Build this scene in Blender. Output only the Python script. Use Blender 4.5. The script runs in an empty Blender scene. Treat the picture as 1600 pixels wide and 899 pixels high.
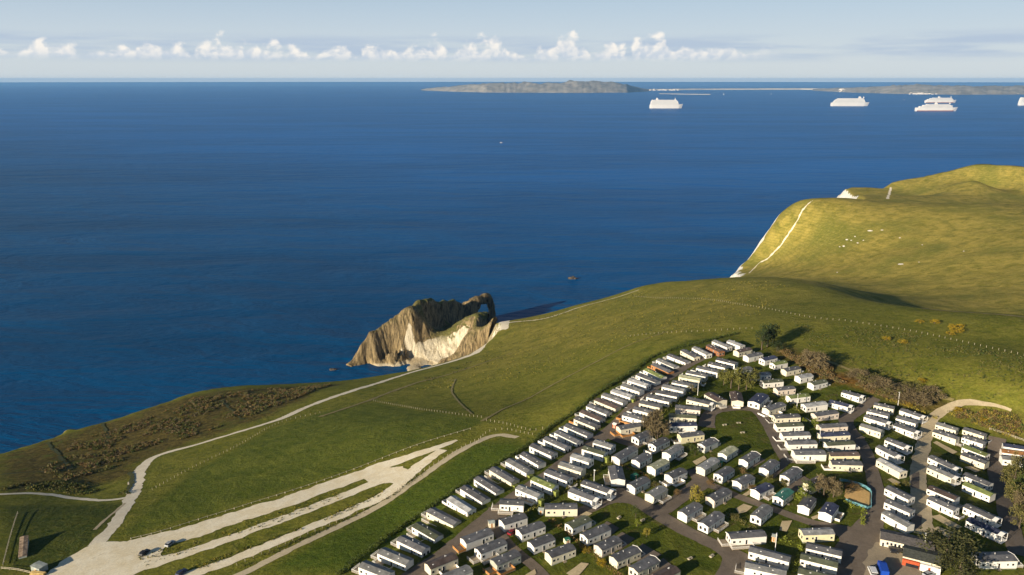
import bpy, bmesh, math, random
import numpy as np
from mathutils import Vector, Matrix
rnd = random.Random(7)
scene = bpy.context.scene
col = scene.collection
rad = math.radians

# ------------------------------------------------------------------ camera
K = 1.32                     # heights below are judged in units of 1.32 m (scaled so that a caravan is about 10 m long)
CAM_H = 225.0 * K
HFOV = 66.0
FPX = 800 / math.tan(rad(HFOV / 2))          # focal length in photo pixels (1600 wide)
PITCH = math.atan((449.5 - 123.8) / FPX)
cam = bpy.data.cameras.new("camera")
cam.sensor_width = 36
cam.lens = 18 / math.tan(rad(HFOV / 2))
cam.clip_start = 1
cam.clip_end = 200000
camo = bpy.data.objects.new("camera", cam)
camo.location = (0, 0, CAM_H)
camo.rotation_euler = (math.pi / 2 - PITCH, 0, 0)
col.objects.link(camo)
scene.camera = camo

# ------------------------------------------------------------------ light
SUN_EL = rad(14.5)
SUN_AZ = rad(-131.0)        # direction TO the sun, measured from +Y (forward) clockwise
sun_dir = Vector((math.sin(SUN_AZ) * math.cos(SUN_EL), math.cos(SUN_AZ) * math.cos(SUN_EL), math.sin(SUN_EL)))
sl = bpy.data.lights.new("sun", 'SUN')
sl.energy = 5.0
sl.angle = rad(0.53)
sl.color = (1.0, 0.86, 0.66)
so = bpy.data.objects.new("sun", sl)
so.rotation_euler = (-sun_dir).to_track_quat('-Z', 'Y').to_euler()
so.location = (-300, -100, 600)
col.objects.link(so)
scene.view_settings.view_transform = 'Standard'
scene.view_settings.look = 'None'
scene.view_settings.gamma = 1
scene.view_settings.exposure = 0.7
scene.view_settings.use_curve_mapping = False
try:
    scene.cycles.use_denoising = True
    scene.cycles.max_bounces = 6
    scene.cycles.volume_bounces = 0
except Exception:
    pass

# ------------------------------------------------------------------ node helpers
class NT:
    def __init__(s, tree):
        s.t = tree
    def n(s, kind, **kw):
        nd = s.t.nodes.new(kind)
        for k, v in kw.items():
            setattr(nd, k, v)
        return nd
    def link(s, a, b):
        s.t.links.new(a, b)
    def inp(s, sock, v):
        if v is None:
            return
        if hasattr(v, 'is_output'):
            s.t.links.new(v, sock)
        else:
            sock.default_value = v
    def math(s, op, a, b=None, c=None, clamp=False):
        nd = s.n('ShaderNodeMath', operation=op, use_clamp=clamp)
        s.inp(nd.inputs[0], a)
        s.inp(nd.inputs[1], b)
        s.inp(nd.inputs[2], c)
        return nd.outputs[0]
    def mix(s, f, a, b, blend='MIX'):
        nd = s.n('ShaderNodeMix', data_type='RGBA', blend_type=blend)
        s.inp(nd.inputs[0], f)
        for i, v in ((6, a), (7, b)):
            if isinstance(v, tuple) and len(v) == 3:
                v = (*v, 1)
            s.inp(nd.inputs[i], v)
        return nd.outputs[2]
    def noise(s, vec, scale, detail=4, rough=0.55, dist=0.0):
        nd = s.n('ShaderNodeTexNoise')
        s.inp(nd.inputs['Vector'], vec)
        nd.inputs['Scale'].default_value = scale
        nd.inputs['Detail'].default_value = detail
        nd.inputs['Roughness'].default_value = rough
        nd.inputs['Distortion'].default_value = dist
        return nd.outputs['Fac']
    def ramp(s, f, lo, hi):
        nd = s.n('ShaderNodeMapRange')
        nd.interpolation_type = 'SMOOTHSTEP'
        s.inp(nd.inputs[0], f)
        nd.inputs[1].default_value = lo
        nd.inputs[2].default_value = hi
        return nd.outputs[0]
    def mapping(s, vec, scale=(1, 1, 1), rot=(0, 0, 0), loc=(0, 0, 0)):
        nd = s.n('ShaderNodeMapping')
        s.inp(nd.inputs[0], vec)
        nd.inputs['Location'].default_value = loc
        nd.inputs['Rotation'].default_value = rot
        nd.inputs['Scale'].default_value = scale
        return nd.outputs[0]
    def attr(s, name):
        nd = s.n('ShaderNodeAttribute', attribute_name=name)
        return nd
    def bump(s, h, strength=0.5, dist=0.1):
        nd = s.n('ShaderNodeBump')
        nd.inputs['Strength'].default_value = strength
        nd.inputs['Distance'].default_value = dist
        s.inp(nd.inputs['Height'], h)
        return nd.outputs[0]

def new_mat(name):
    m = bpy.data.materials.new(name)
    m.use_nodes = True
    t = m.node_tree
    t.nodes.clear()
    nt = NT(t)
    out = nt.n('ShaderNodeOutputMaterial')
    b = nt.n('ShaderNodeBsdfPrincipled')
    b.inputs['Roughness'].default_value = 0.9
    b.inputs['Specular IOR Level'].default_value = 0.2
    nt.link(b.outputs[0], out.inputs[0])
    pos = nt.n('ShaderNodeNewGeometry').outputs['Position']
    return m, nt, b, pos

def simple_mat(name, c, rough=0.7, spec=0.3, var=0.12, scale=1.5, metal=0.0, objvar=0.0):
    m, nt, b, pos = new_mat(name)
    f = nt.noise(pos, scale, 4, 0.6)
    cc = nt.mix(nt.ramp(f, 0.3, 0.7), tuple(x * (1 - var) for x in c), tuple(min(1, x * (1 + var)) for x in c))
    if objvar:
        oi = nt.n('ShaderNodeObjectInfo').outputs['Random']
        cc = nt.mix(1.0, cc, nt.mix(oi, (1 - objvar,) * 3, (1 + objvar * 0.3,) * 3), 'MULTIPLY')
    nt.inp(b.inputs['Base Color'], cc)
    b.inputs['Roughness'].default_value = rough
    b.inputs['Specular IOR Level'].default_value = spec
    b.inputs['Metallic'].default_value = metal
    return m

# ------------------------------------------------------------------ world: sky with a far bank of cumulus
world = bpy.data.worlds.new("World")
scene.world = world
world.use_nodes = True
wt = world.node_tree
wt.nodes.clear()
W = NT(wt)
wout = W.n('ShaderNodeOutputWorld')
sky = W.n('ShaderNodeTexSky')
sky.sky_type = 'NISHITA'
sky.sun_disc = False
sky.sun_elevation = SUN_EL
sky.sun_rotation = SUN_AZ
sky.altitude = 200
sky.air_density = 1.0
sky.dust_density = 0.35
sky.ozone_density = 2.5
bg1 = W.n('ShaderNodeBackground')
bg1.inputs[1].default_value = 0.05
W.link(sky.outputs[0], bg1.inputs[0])
geo = W.n('ShaderNodeTexCoord').outputs['Generated']
sp = W.n('ShaderNodeSeparateXYZ')
W.link(geo, sp.inputs[0])
az = W.math('ARCTAN2', sp.outputs[0], sp.outputs[1])
el = W.math('ARCSINE', sp.outputs[2])
cv = W.n('ShaderNodeCombineXYZ')
W.inp(cv.inputs[0], W.math('MULTIPLY', az, 57.3))
W.inp(cv.inputs[1], W.math('MULTIPLY', el, 57.3 * 1.25))
eld = W.math('MULTIPLY', el, 57.3)
# pale sea haze low in the sky, thinning upwards
bg0 = W.n('ShaderNodeBackground')
W.inp(bg0.inputs[0], W.mix(W.ramp(eld, 0.0, 7.0), (0.40, 0.44, 0.465), (0.30, 0.385, 0.48)))
hz = W.n('ShaderNodeMapRange')
hz.interpolation_type = 'SMOOTHSTEP'
W.inp(hz.inputs[0], eld)
for i_, v_ in ((1, 2.0), (2, 16.0), (3, 0.93), (4, 0.0)):
    hz.inputs[i_].default_value = v_
msh = W.n('ShaderNodeMixShader')
W.link(hz.outputs[0], msh.inputs[0])
W.link(bg1.outputs[0], msh.inputs[1])
W.link(bg0.outputs[0], msh.inputs[2])
# cumulus: puffs standing on a flat base at 1.5 deg
big = W.noise(W.mapping(cv.outputs[0], scale=(1, 0.15, 1)), 0.40, 2, 0.5)
azd = W.math('MULTIPLY', az, 57.3)
clear_r = W.math('SUBTRACT', 1.0, W.ramp(azd, 13.0, 19.0))                  # the bank ends to the right
tall = W.math('MULTIPLY', W.ramp(azd, -6.0, 5.0), W.math('SUBTRACT', 1.0, W.ramp(azd, 10.5, 14.0)))
puff = W.noise(cv.outputs[0], 0.85, 5, 0.52, 0.25)
top = W.math('MULTIPLY_ADD', W.ramp(big, 0.36, 0.66), W.math('MULTIPLY_ADD', tall, 1.5, 0.9), 1.65)          # local cloud-top elevation
h01 = W.math('DIVIDE', W.math('SUBTRACT', eld, 1.3), W.math('SUBTRACT', top, 1.2))
dens = W.math('SUBTRACT', W.math('MULTIPLY', puff, 1.75), W.math('MULTIPLY_ADD', h01, 0.5, 0.43))
basem = W.math('MULTIPLY', W.ramp(eld, 1.05, 1.6), clear_r)
dens = W.math('SUBTRACT', dens, W.math('MULTIPLY', W.ramp(eld, 2.9, 3.9), 0.6))
dens = W.math('MULTIPLY', W.ramp(dens, -0.06, 0.32), basem)
cvs = W.mapping(cv.outputs[0], loc=(0.22, -0.16, 0))
puff2 = W.noise(cvs, 0.85, 5, 0.52, 0.25)
lit = W.ramp(W.math('SUBTRACT', puff, puff2), -0.09, 0.09)
lit = W.math('MULTIPLY_ADD', W.ramp(h01, -0.1, 0.75), 0.55, W.math('MULTIPLY', lit, 0.45))
ccol = W.mix(lit, (0.33, 0.385, 0.455), (0.62, 0.585, 0.535))
bg2 = W.n('ShaderNodeBackground')
W.link(ccol, bg2.inputs[0])
bg2.inputs[1].default_value = 1.0
# thin stratus veil behind the puffs
st = W.noise(W.mapping(cv.outputs[0], scale=(0.12, 1.1, 1)), 1.0, 4, 0.5)
veil = W.math('MULTIPLY', W.math('MULTIPLY', W.ramp(eld, 0.9, 1.7), W.math('SUBTRACT', 1.0, W.ramp(eld, 2.4, 3.1))), W.ramp(st, 0.35, 0.62))
bg3 = W.n('ShaderNodeBackground')
bg3.inputs[0].default_value = (0.29, 0.35, 0.43, 1)
ms = W.n('ShaderNodeMixShader')
W.inp(ms.inputs[0], W.math('MULTIPLY', veil, 0.95))
W.link(msh.outputs[0], ms.inputs[1])
W.link(bg3.outputs[0], ms.inputs[2])
ms2 = W.n('ShaderNodeMixShader')
W.inp(ms2.inputs[0], W.math('MULTIPLY', dens, 0.9))
W.link(ms.outputs[0], ms2.inputs[1])
W.link(bg2.outputs[0], ms2.inputs[2])
W.link(ms2.outputs[0], wout.inputs[0])

# ------------------------------------------------------------------ photo pixel -> place
CP, SP = math.cos(PITCH), math.sin(PITCH)
def ray(px, py):
    dx = (px - 800) / FPX
    dy = (449.5 - py) / FPX
    return dx, CP + dy * SP, -SP + dy * CP
def P(px, py, z=0.0):
    """the point at height z seen at photo pixel px, py"""
    x, y, zz = ray(px, py)
    t = (z * K - CAM_H) / zz
    return x * t, y * t, z * K

# ------------------------------------------------------------------ object helpers
def tag(o, label=None, cat=None, group=None, kind=None):
    if label: o['label'] = label
    if cat: o['category'] = cat
    if group: o['group'] = group
    if kind: o['kind'] = kind
    return o
def link(name, me, mats=None, parent=None, loc=None, rotz=None, scale=None):
    o = bpy.data.objects.new(name, me)
    col.objects.link(o)
    if mats is not None and me is not None and len(me.materials) == 0:
        for m in (mats if isinstance(mats, (list, tuple)) else [mats]):
            me.materials.append(m)
    if parent is not None: o.parent = parent
    if loc is not None: o.location = loc
    if rotz is not None: o.rotation_euler = (0, 0, rotz)
    if scale is not None: o.scale = scale
    return o
def empty(name, loc, rotz=0):
    o = bpy.data.objects.new(name, None)
    o.empty_display_size = 1
    o.location = loc
    o.rotation_euler = (0, 0, rotz)
    col.objects.link(o)
    return o
def mesh(name, verts, faces, smooth=False):
    me = bpy.data.meshes.new(name)
    me.from_pydata([tuple(v) for v in verts], [], [tuple(f) for f in faces])
    if smooth:
        me.polygons.foreach_set('use_smooth', [True] * len(me.polygons))
    me.update()
    return me
def np_mesh(name, verts, quads, smooth=True):
    """fast mesh from numpy arrays (n,3) and (m,4)"""
    me = bpy.data.meshes.new(name)
    k = quads.shape[1]
    me.vertices.add(len(verts))
    me.vertices.foreach_set('co', verts.astype(np.float32).ravel())
    me.loops.add(quads.size)
    me.loops.foreach_set('vertex_index', quads.astype(np.int32).ravel())
    me.polygons.add(len(quads))
    me.polygons.foreach_set('loop_start', np.arange(0, quads.size, k, dtype=np.int32))
    me.polygons.foreach_set('loop_total', np.full(len(quads), k, dtype=np.int32))
    me.polygons.foreach_set('use_smooth', np.full(len(quads), smooth))
    me.update(calc_edges=True)
    me.validate()
    return me
class MB:
    """collects boxes and polygons into one mesh"""
    def __init__(s):
        s.v, s.f, s.mi = [], [], []
    def box(s, x0, x1, y0, y1, z0, z1, mi=0):
        b = len(s.v)
        s.v += [(x0, y0, z0), (x1, y0, z0), (x1, y1, z0), (x0, y1, z0), (x0, y0, z1), (x1, y0, z1), (x1, y1, z1), (x0, y1, z1)]
        s.f += [(b, b + 3, b + 2, b + 1), (b + 4, b + 5, b + 6, b + 7), (b, b + 1, b + 5, b + 4), (b + 1, b + 2, b + 6, b + 5), (b + 2, b + 3, b + 7, b + 6), (b + 3, b, b + 4, b + 7)]
        s.mi += [mi] * 6
        return s
    def prism(s, prof, x0, x1, axis='x', mi=0):
        """profile [(a, b)] extruded along an axis; axis x: (y, z); axis y: (x, z); axis z: (x, y)"""
        b = len(s.v)
        n = len(prof)
        for t in (x0, x1):
            for (p, q) in prof:
                s.v.append((t, p, q) if axis == 'x' else (p, t, q) if axis == 'y' else (p, q, t))
        s.f += [tuple(range(b, b + n)), tuple(range(b + 2 * n - 1, b + n - 1, -1))]
        s.f += [(b + i, b + n + i, b + n + (i + 1) % n, b + (i + 1) % n) for i in range(n)]
        s.mi += [mi] * (n + 2)
        return s
    def cyl(s, c, r0, r1, h, n=8, mi=0, axis='z'):
        b = len(s.v)
        for k, (r, t) in enumerate(((r0, 0), (r1, h))):
            for i in range(n):
                a = 2 * math.pi * i / n
                u, w = r * math.cos(a), r * math.sin(a)
                s.v.append((c[0] + u, c[1] + w, c[2] + t) if axis == 'z' else (c[0] + u, c[1] + t, c[2] + w) if axis == 'y' else (c[0] + t, c[1] + u, c[2] + w))
        s.f += [tuple(range(b + n - 1, b - 1, -1)), tuple(range(b + n, b + 2 * n))]
        s.f += [(b + i, b + (i + 1) % n, b + n + (i + 1) % n, b + n + i) for i in range(n)]
        s.mi += [mi] * (n + 2)
        return s
    def me(s, name, smooth=False):
        m = mesh(name, s.v, s.f, smooth)
        if any(s.mi):
            m.polygons.foreach_set('material_index', s.mi)
        bm = bmesh.new(); bm.from_mesh(m)
        bmesh.ops.recalc_face_normals(bm, faces=bm.faces)
        bm.to_mesh(m); bm.free()
        return m

# ------------------------------------------------------------------ numpy noise
_rs = np.random.RandomState(3)
_perm = _rs.rand(256, 256)
def vnoise(x, y):
    xi = np.floor(x).astype(int); yi = np.floor(y).astype(int)
    fx = x - xi; fy = y - yi
    fx = fx * fx * (3 - 2 * fx); fy = fy * fy * (3 - 2 * fy)
    g = lambda a, b: _perm[a % 256, b % 256]
    return (g(xi, yi) * (1 - fx) + g(xi + 1, yi) * fx) * (1 - fy) + (g(xi, yi + 1) * (1 - fx) + g(xi + 1, yi + 1) * fx) * fy - 0.5
def fbm(x, y, scale, octv=4, gain=0.5):
    s = 0; a = 1.0; k = 1.0 / scale
    for i in range(octv):
        s = s + a * vnoise(x * k + 17.3 * i, y * k + 9.1 * i)
        a *= gain; k *= 2.03
    return s
def tps_fit(xy, z, lam=0.0):
    n = len(xy)
    d2 = ((xy[:, None, :] - xy[None, :, :]) ** 2).sum(-1)
    K = 0.5 * d2 * np.log(d2 + 1e-9)
    K[np.arange(n), np.arange(n)] = lam
    A = np.zeros((n + 3, n + 3))
    A[:n, :n] = K
    A[:n, n] = 1; A[:n, n + 1:] = xy
    A[n, :n] = 1; A[n + 1:, :n] = xy.T
    return np.linalg.solve(A, np.concatenate([z, np.zeros(3)]))
def tps_eval(w, xy, q):
    out = np.empty(len(q))
    n = len(xy)
    for i in range(0, len(q), 20000):
        p = q[i:i + 20000]
        d2 = ((p[:, None, :] - xy[None, :, :]) ** 2).sum(-1)
        out[i:i + 20000] = (0.5 * d2 * np.log(d2 + 1e-9)) @ w[:n] + w[n] + p @ w[n + 1:]
    return out
def in_poly(x, y, poly):
    inside = np.zeros(x.shape, bool)
    n = len(poly)
    for i in range(n):
        x0, y0 = poly[i]; x1, y1 = poly[(i + 1) % n]
        c = ((y0 > y) != (y1 > y)) & (x < (x1 - x0) * (y - y0) / (y1 - y0 + 1e-12) + x0)
        inside ^= c
    return inside
def line_dist(x, y, pts, closed=False):
    d = np.full(x.shape, 1e9)
    m = len(pts) if closed else len(pts) - 1
    for i in range(m):
        x0, y0 = pts[i]; x1, y1 = pts[(i + 1) % len(pts)]
        ex, ey = x1 - x0, y1 - y0
        t = np.clip(((x - x0) * ex + (y - y0) * ey) / (ex * ex + ey * ey + 1e-9), 0, 1)
        d = np.minimum(d, np.hypot(x - x0 - t * ex, y - y0 - t * ey))
    return d
# ------------------------------------------------------------------ terrain heights
# (photo pixel x, y, height above the sea) where the ground height is judged
GP = [
 # holiday park plateau
 (560,890,107),(700,800,108),(830,705,109),(950,605,110),(1085,540,111),(1150,528,112),(1210,525,113),(1330,600,111),(1460,625,110),(1600,668,109),
 (1600,890,107),(1000,890,107),(1300,750,109),(800,890,107),(1150,700,109.5),(1150,600,110.5),(1450,760,108),(1300,890,107),(1000,700,109),
 # meadow and gravel car park
 (560,860,105.5),(400,890,102),(200,890,98),(60,890,96),(150,850,95.5),(450,785,97.5),(600,740,99),(680,700,101),(800,680,104),(620,820,104),(740,720,104.5),
 # falling ground to the cliffs
 (300,770,90),(450,720,90),(600,660,90),(700,650,94),(40,840,93),(30,790,84),(215,750,80),(120,772,79),(10,772,78),(330,705,76),(440,657,70),(560,608,62),(650,582,54),(720,560,50),(770,532,48),(790,506,46),
 (840,494,47),(900,478,54),(960,462,62),(1010,446,70),(700,610,72),(800,590,80),(850,550,75),(900,520,74),(950,560,98),(860,620,97),
 (1000,500,88),(1080,490,101),(1080,450,84),(1130,436,84),(1000,540,103),(1200,500,113),(1330,540,114),(1480,580,116),(1600,620,117),
 # crest of the near hill
 (1180,433,90),(1215,434,95),(1250,439,99),(1287,450,105),(1337,467,109),(1381,475,111),(1412,479,112),(1500,487,115),(1600,493,118),(1275,442,72),(1319,453,80),(1366,463,88),(1250,465,108),(1400,500,114),(1600,540,118),
 # cliff tops on the left
 (0,707,52),(60,690,51),(110,671,50),(200,648,50),(300,612,49),(420,600,46),(500,597,44),(560,592,43),(150,710,62),(60,735,68),(300,650,60),
 # valley behind the crest and the big down beyond it
 (1160,426,12),(1205,431,30),(1400,462,62),(1600,470,78),(1500,455,68),(1250,430,36),(1330,441,50),
 (1200,400,24),(1170,400,20),(1215,350,58),(1190,372,38),(1245,316,82),(1275,311,84),(1330,311,85),(1400,316,86),(1500,319,88),(1600,323,90),
 (1300,400,46),(1400,400,60),(1500,400,70),(1600,400,80),(1300,350,68),(1450,350,78),(1600,360,86),
 # farther headland
 (1330,293,56),(1350,292,57),(1400,287,62),(1440,275,72),(1480,266,84),(1525,258,95),(1570,262,94),(1600,265,93),(1450,305,56),(1600,312,62),(1530,285,76),(1340,299,54),(1345,305,51),(1400,302,52),(1375,300,53),(1400,293,57),
]
GW = [  # world points (x, y, z) the camera does not see
 (0,60,107),(-150,80,99),(150,60,107),(-260,150,88),(250,120,107),(420,230,112),(600,330,122),(520,160,112),(850,500,125),(750,700,96),(900,900,98),(1000,1200,80),(1300,900,115),
 (420,1130,62),(560,1150,62),(700,1180,66),(330,1120,48),(1500,1500,120),(1300,1300,112),
 (-400,240,62),(-330,330,50),
]
CREST = [(1440,481,113),(1500,487,115),(1600,493,118),(1700,500,121)]
CW = []
for (cx_, cy_, cz_) in CREST:      # the ground falls away behind the crest, out of sight
    q = P(cx_, cy_, cz_)
    d_ = math.hypot(q[0], q[1])
    for k_, low in ((1.10, 5), (1.22, 7)):
        CW.append((q[0] * k_, q[1] * k_, CAM_H - (CAM_H - q[2]) * k_ - low * K))
for (cx_, cy_, cz_) in [(1275,311,84),(1330,311,85),(1400,316,86),(1500,319,88),(1600,323,90)]:
    q = P(cx_, cy_, cz_)
    CW.append((q[0] * 1.08, q[1] * 1.08, CAM_H - (CAM_H - q[2]) * 1.08 - 5 * K))
cp = np.array([P(*g) for g in GP] + [(a * K, b * K, c * K) for (a, b, c) in GW] + CW)
CXY = cp[:, :2] / (100.0 * K)
TW = tps_fit(CXY, cp[:, 2], 0.002)
def ground_raw(x, y):
    return tps_eval(TW, CXY, np.stack([x, y], -1) / (100.0 * K))
# coastline (clifftop) from left to right, then closed far inland
CO = [(-420,840,50),(-200,765,51),(-80,728,51),(0,706,52),(35,694,51.5),(60,688,51),(85,680,51),(108,669,50),(125,668,50),(180,652,50),(235,637,49.5),(262,626,49.5),(285,616,49),(305,610,49),
      (350,604,48),(420,599,46),(500,595.5,44),(560,590,43),(600,585,44),(640,579,47),(682,568.5,48),(730,555,48),(766,531,47),(779,516,46),(778,505,45.5),(773,498,45),(784,494.5,45),
      (800,493.8,46),(840,490,47),(870,483.5,50),(905,472.5,54),(960,458.5,62),(985,450,66),(1010,442.5,70),(1040,436.5,74),(1075,433,80),(1130,429.5,83),(1160,428,80),
      (1175,430,40),(1150,427.3,10),(1143,424,13),(1150,413,17),(1160,400,22),(1172,388,30),(1190,366,43),(1205,350,55),(1219,331,68),(1232,319,78),(1246,313.5,83),(1262,311.5,84)]
coast = [P(*c)[:2] for c in CO]
coast += [(425 * K, 1036 * K), (482 * K, 1077 * K), (522 * K, 1190 * K)]
CO2 = [(1318,309,40),(1322,300,50),(1330,292.5,56),(1352,292,57),(1380,290,60),(1392,286,62),(1420,277,70),(1450,269,79),(1490,261,90),(1525,257.5,95)]
coast += [P(*c)[:2] for c in CO2]
coast += [P(1600,264,93)[:2],P(1760,270,93)[:2],(2300,2300),(4200,2300),(4200,-700),(-1200,-700),(-930,200)]
BEACH = P(1120,430,0)

NA, NR = 720, 960
R0, R1 = 62.0 * K, 2300.0 * K
az_ = np.radians(np.linspace(-47, 47, NA))
rr_ = R0 * (R1 / R0) ** (np.linspace(0, 1, NR))
AZ, RR = np.meshgrid(az_, rr_)
GX = RR * np.sin(AZ); GY = RR * np.cos(AZ)
fx, fy = GX.ravel(), GY.ravel()
gz = ground_raw(fx, fy)
ins = in_poly(fx, fy, coast)
near = line_dist(fx, fy, coast, True)
sdist = np.where(ins, near, -near) + fbm(fx + 90, fy, 24, 4, 0.6) * np.where(fx < -60 * K, 6.0, 1.2) * (np.hypot(fx, fy) < 800 * K)
ins = sdist > 0
near = np.abs(sdist)
rough = np.clip((near - 0) / 60, 0.25, 1)
hill = np.clip((np.hypot(fx, fy) - 380 * K) / (300 * K), 0.12, 1)
gz = gz + fbm(fx, fy, 90, 4) * 2.2 * hill * rough + fbm(fx + 300, fy, 14, 3) * 0.35 * np.clip(hill * 1.5, 0.2, 1)
# terracettes on the steep downs
edge_n = near + fbm(fx, fy, 16, 3) * np.where(np.hypot(fx, fy) > 850 * K, 1.0, 3.0)
cl = np.where(ins, 0, np.maximum(edge_n, 0.5))
gz_in = gz - np.where(ins & (near < 5), (1 - near / 5) ** 2 * 1.2, 0)
gz_out = gz - 1.2 - cl * (np.maximum(np.where(np.hypot(fx, fy) > 850 * K, 1.5, 2.3) + fbm(fx, fy, 12, 3) * 1.4, 1.2))
GZ = np.where(ins, gz_in, np.maximum(gz_out, -12.0)).reshape(NR, NA)
lr = math.log(R1 / R0)
def zt(x, y):
    """ground height (bilinear on the terrain sheet)"""
    r = math.hypot(x, y); a = math.atan2(x, y)
    fi = min(max(math.log(max(r, R0 + 0.01) / R0) / lr * (NR - 1), 0), NR - 1.001)
    fj = min(max((a - az_[0]) / (az_[-1] - az_[0]) * (NA - 1), 0), NA - 1.001)
    i, j = int(fi), int(fj)
    u, v = fi - i, fj - j
    return (GZ[i, j] * (1 - v) + GZ[i, j + 1] * v) * (1 - u) + (GZ[i + 1, j] * (1 - v) + GZ[i + 1, j + 1] * v) * u
def G(px, py, up=0.0):
    """ground point seen at a photo pixel (first hit along the ray), up metres above ground"""
    x, y, z = ray(px, py)
    h = math.hypot(x, y)
    d = 70.0 * K
    pd = d
    while d < R1 * 0.98:
        k = d / h
        if CAM_H + z * k < zt(x * k, y * k) + up:
            break
        pd = d
        d *= 1.006
    lo, hi = pd, d
    for _ in range(18):
        m = (lo + hi) / 2
        k = m / h
        if CAM_H + z * k < zt(x * k, y * k) + up: hi = m
        else: lo = m
    k = hi / h
    return x * k, y * k, zt(x * k, y * k)

# ------------------------------------------------------------------ what grows where (areas of the ground)
def area(pix, soft=6.0, wob=5.0):
    poly = [G(*p)[:2] if len(p) == 2 else p[1:] for p in pix]
    i = in_poly(fx, fy, poly)
    d = line_dist(fx, fy, poly, True)
    sd = np.where(i, d, -d) + fbm(fx + 50, fy + 20, 14, 4) * wob
    return np.clip(sd / soft * 0.5 + 0.5, 0, 1)
a_park = area([(545,899),(640,845),(700,797),(830,697),(930,610),(1000,566),(1075,532),(1150,526),(1180,545),(1230,560),(1330,600),(1430,640),(1470,655),(1600,692),(1600,898),(900,898)], 3, 1.5)
a_scrub = area([(2,775),(2,712),(112,678),(300,618),(420,606),(530,600),(480,622),(420,650),(330,682),(260,704),(225,716),(200,745),(120,765)], 6, 9)
a_scrub2 = area([(1205,532),(1262,545),(1340,580),(1420,602),(1480,625),(1530,633),(1598,648),(1598,692),(1540,668),(1480,650),(1430,641),(1385,622),(1330,603),(1290,590),(1262,572),(1215,560)], 4, 5)
a_red = area([(1262,585),(1300,580),(1345,596),(1350,608),(1320,602),(1285,596)], 5, 6)
a_meadow = area([(225,800),(300,738),(430,668),(520,640),(590,630),(660,643),(757,655),(735,668),(620,704),(480,757),(330,800),(200,833)], 3, 2)
a_dark = area([(2,790),(195,785),(190,800),(150,845),(130,870),(100,897),(2,897)], 4, 3)
a_strip = area([(545,897),(640,842),(700,795),(830,696),(800,690),(750,693),(640,760),(420,890)], 4, 2)
cr_line = [P(*c)[:2] for c in [(1130,432,83),(1180,433,90),(1215,434,95),(1250,439,99),(1287,450,105),(1337,467,109),(1381,475,111),(1412,479,112),(1500,487,115),(1600,493,118),(1750,505,121)]]
far_side = in_poly(fx, fy, cr_line + [(1200,560),(3300,560),(3300,3400),(130,3400),(130,1200)])
cd_ = line_dist(fx, fy, cr_line)
down = np.clip(np.where(far_side, cd_, -cd_) / 16 + 0.5 + fbm(fx, fy, 30, 3) * 0.8, 0, 1)
a_dry = np.clip(down + 0.55 * area([(800,500),(870,488),(985,455),(1130,437),(1300,450),(1240,500),(1080,520),(980,530),(850,560),(760,585),(700,600),(620,612),(760,560)], 30, 20), 0, 1)
dxz = np.gradient(GZ, axis=1) / (RR * (az_[1] - az_[0])); dyz = np.gradient(GZ, axis=0) / np.gradient(RR, axis=0)
slope = np.hypot(dxz, dyz).ravel()
a_chalk = np.clip((slope - 0.85) / 0.4, 0, 1) * np.clip(1 - (near - 2) / 4, 0, 1)
a_chalk = np.where(ins, a_chalk, np.clip((slope - 0.5) / 0.3, 0, 1))
azd_ = np.degrees(np.arctan2(fx, fy))
a_chalk = np.where((azd_ > math.degrees(math.atan2(P(1252,312,84)[0], P(1252,312,84)[1]))) & (np.hypot(fx, fy) > 850 * K) & (np.hypot(fx, fy) < 1260 * K), 0, a_chalk)
far_rim = (np.hypot(fx, fy) > 820 * K) & (azd_ < math.degrees(math.atan2(P(1249,312,84)[0], P(1249,312,84)[1])))
a_chalk = np.where(far_rim, np.maximum(a_chalk, np.clip((5.0 + fbm(fx, fy, 22, 4) * 18 - sdist) / 3, 0, 1)), a_chalk)
whitecliff = (np.hypot(fx, fy) > 800 * K)

verts = np.stack([fx, fy, GZ.ravel()], -1)
idx = np.arange(NR * NA).reshape(NR, NA)
quads = np.stack([idx[:-1, :-1], idx[:-1, 1:], idx[1:, 1:], idx[1:, :-1]], -1).reshape(-1, 4)
zq = GZ.ravel()[quads].max(1)
quads = quads[zq > -11.5]
gm = np_mesh("ground", verts, quads)
for nm, arr in (('park', a_park), ('scrub', np.clip(a_scrub + a_scrub2, 0, 1)), ('red', a_red), ('dry', a_dry), ('chalk', a_chalk), ('meadow', a_meadow), ('dark', np.clip(a_dark, 0, 1)), ('strip', a_strip), ('white', whitecliff.astype(float))):
    at = gm.attributes.new(nm, 'FLOAT', 'POINT')
    at.data.foreach_set('value', arr.astype(np.float32))

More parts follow.
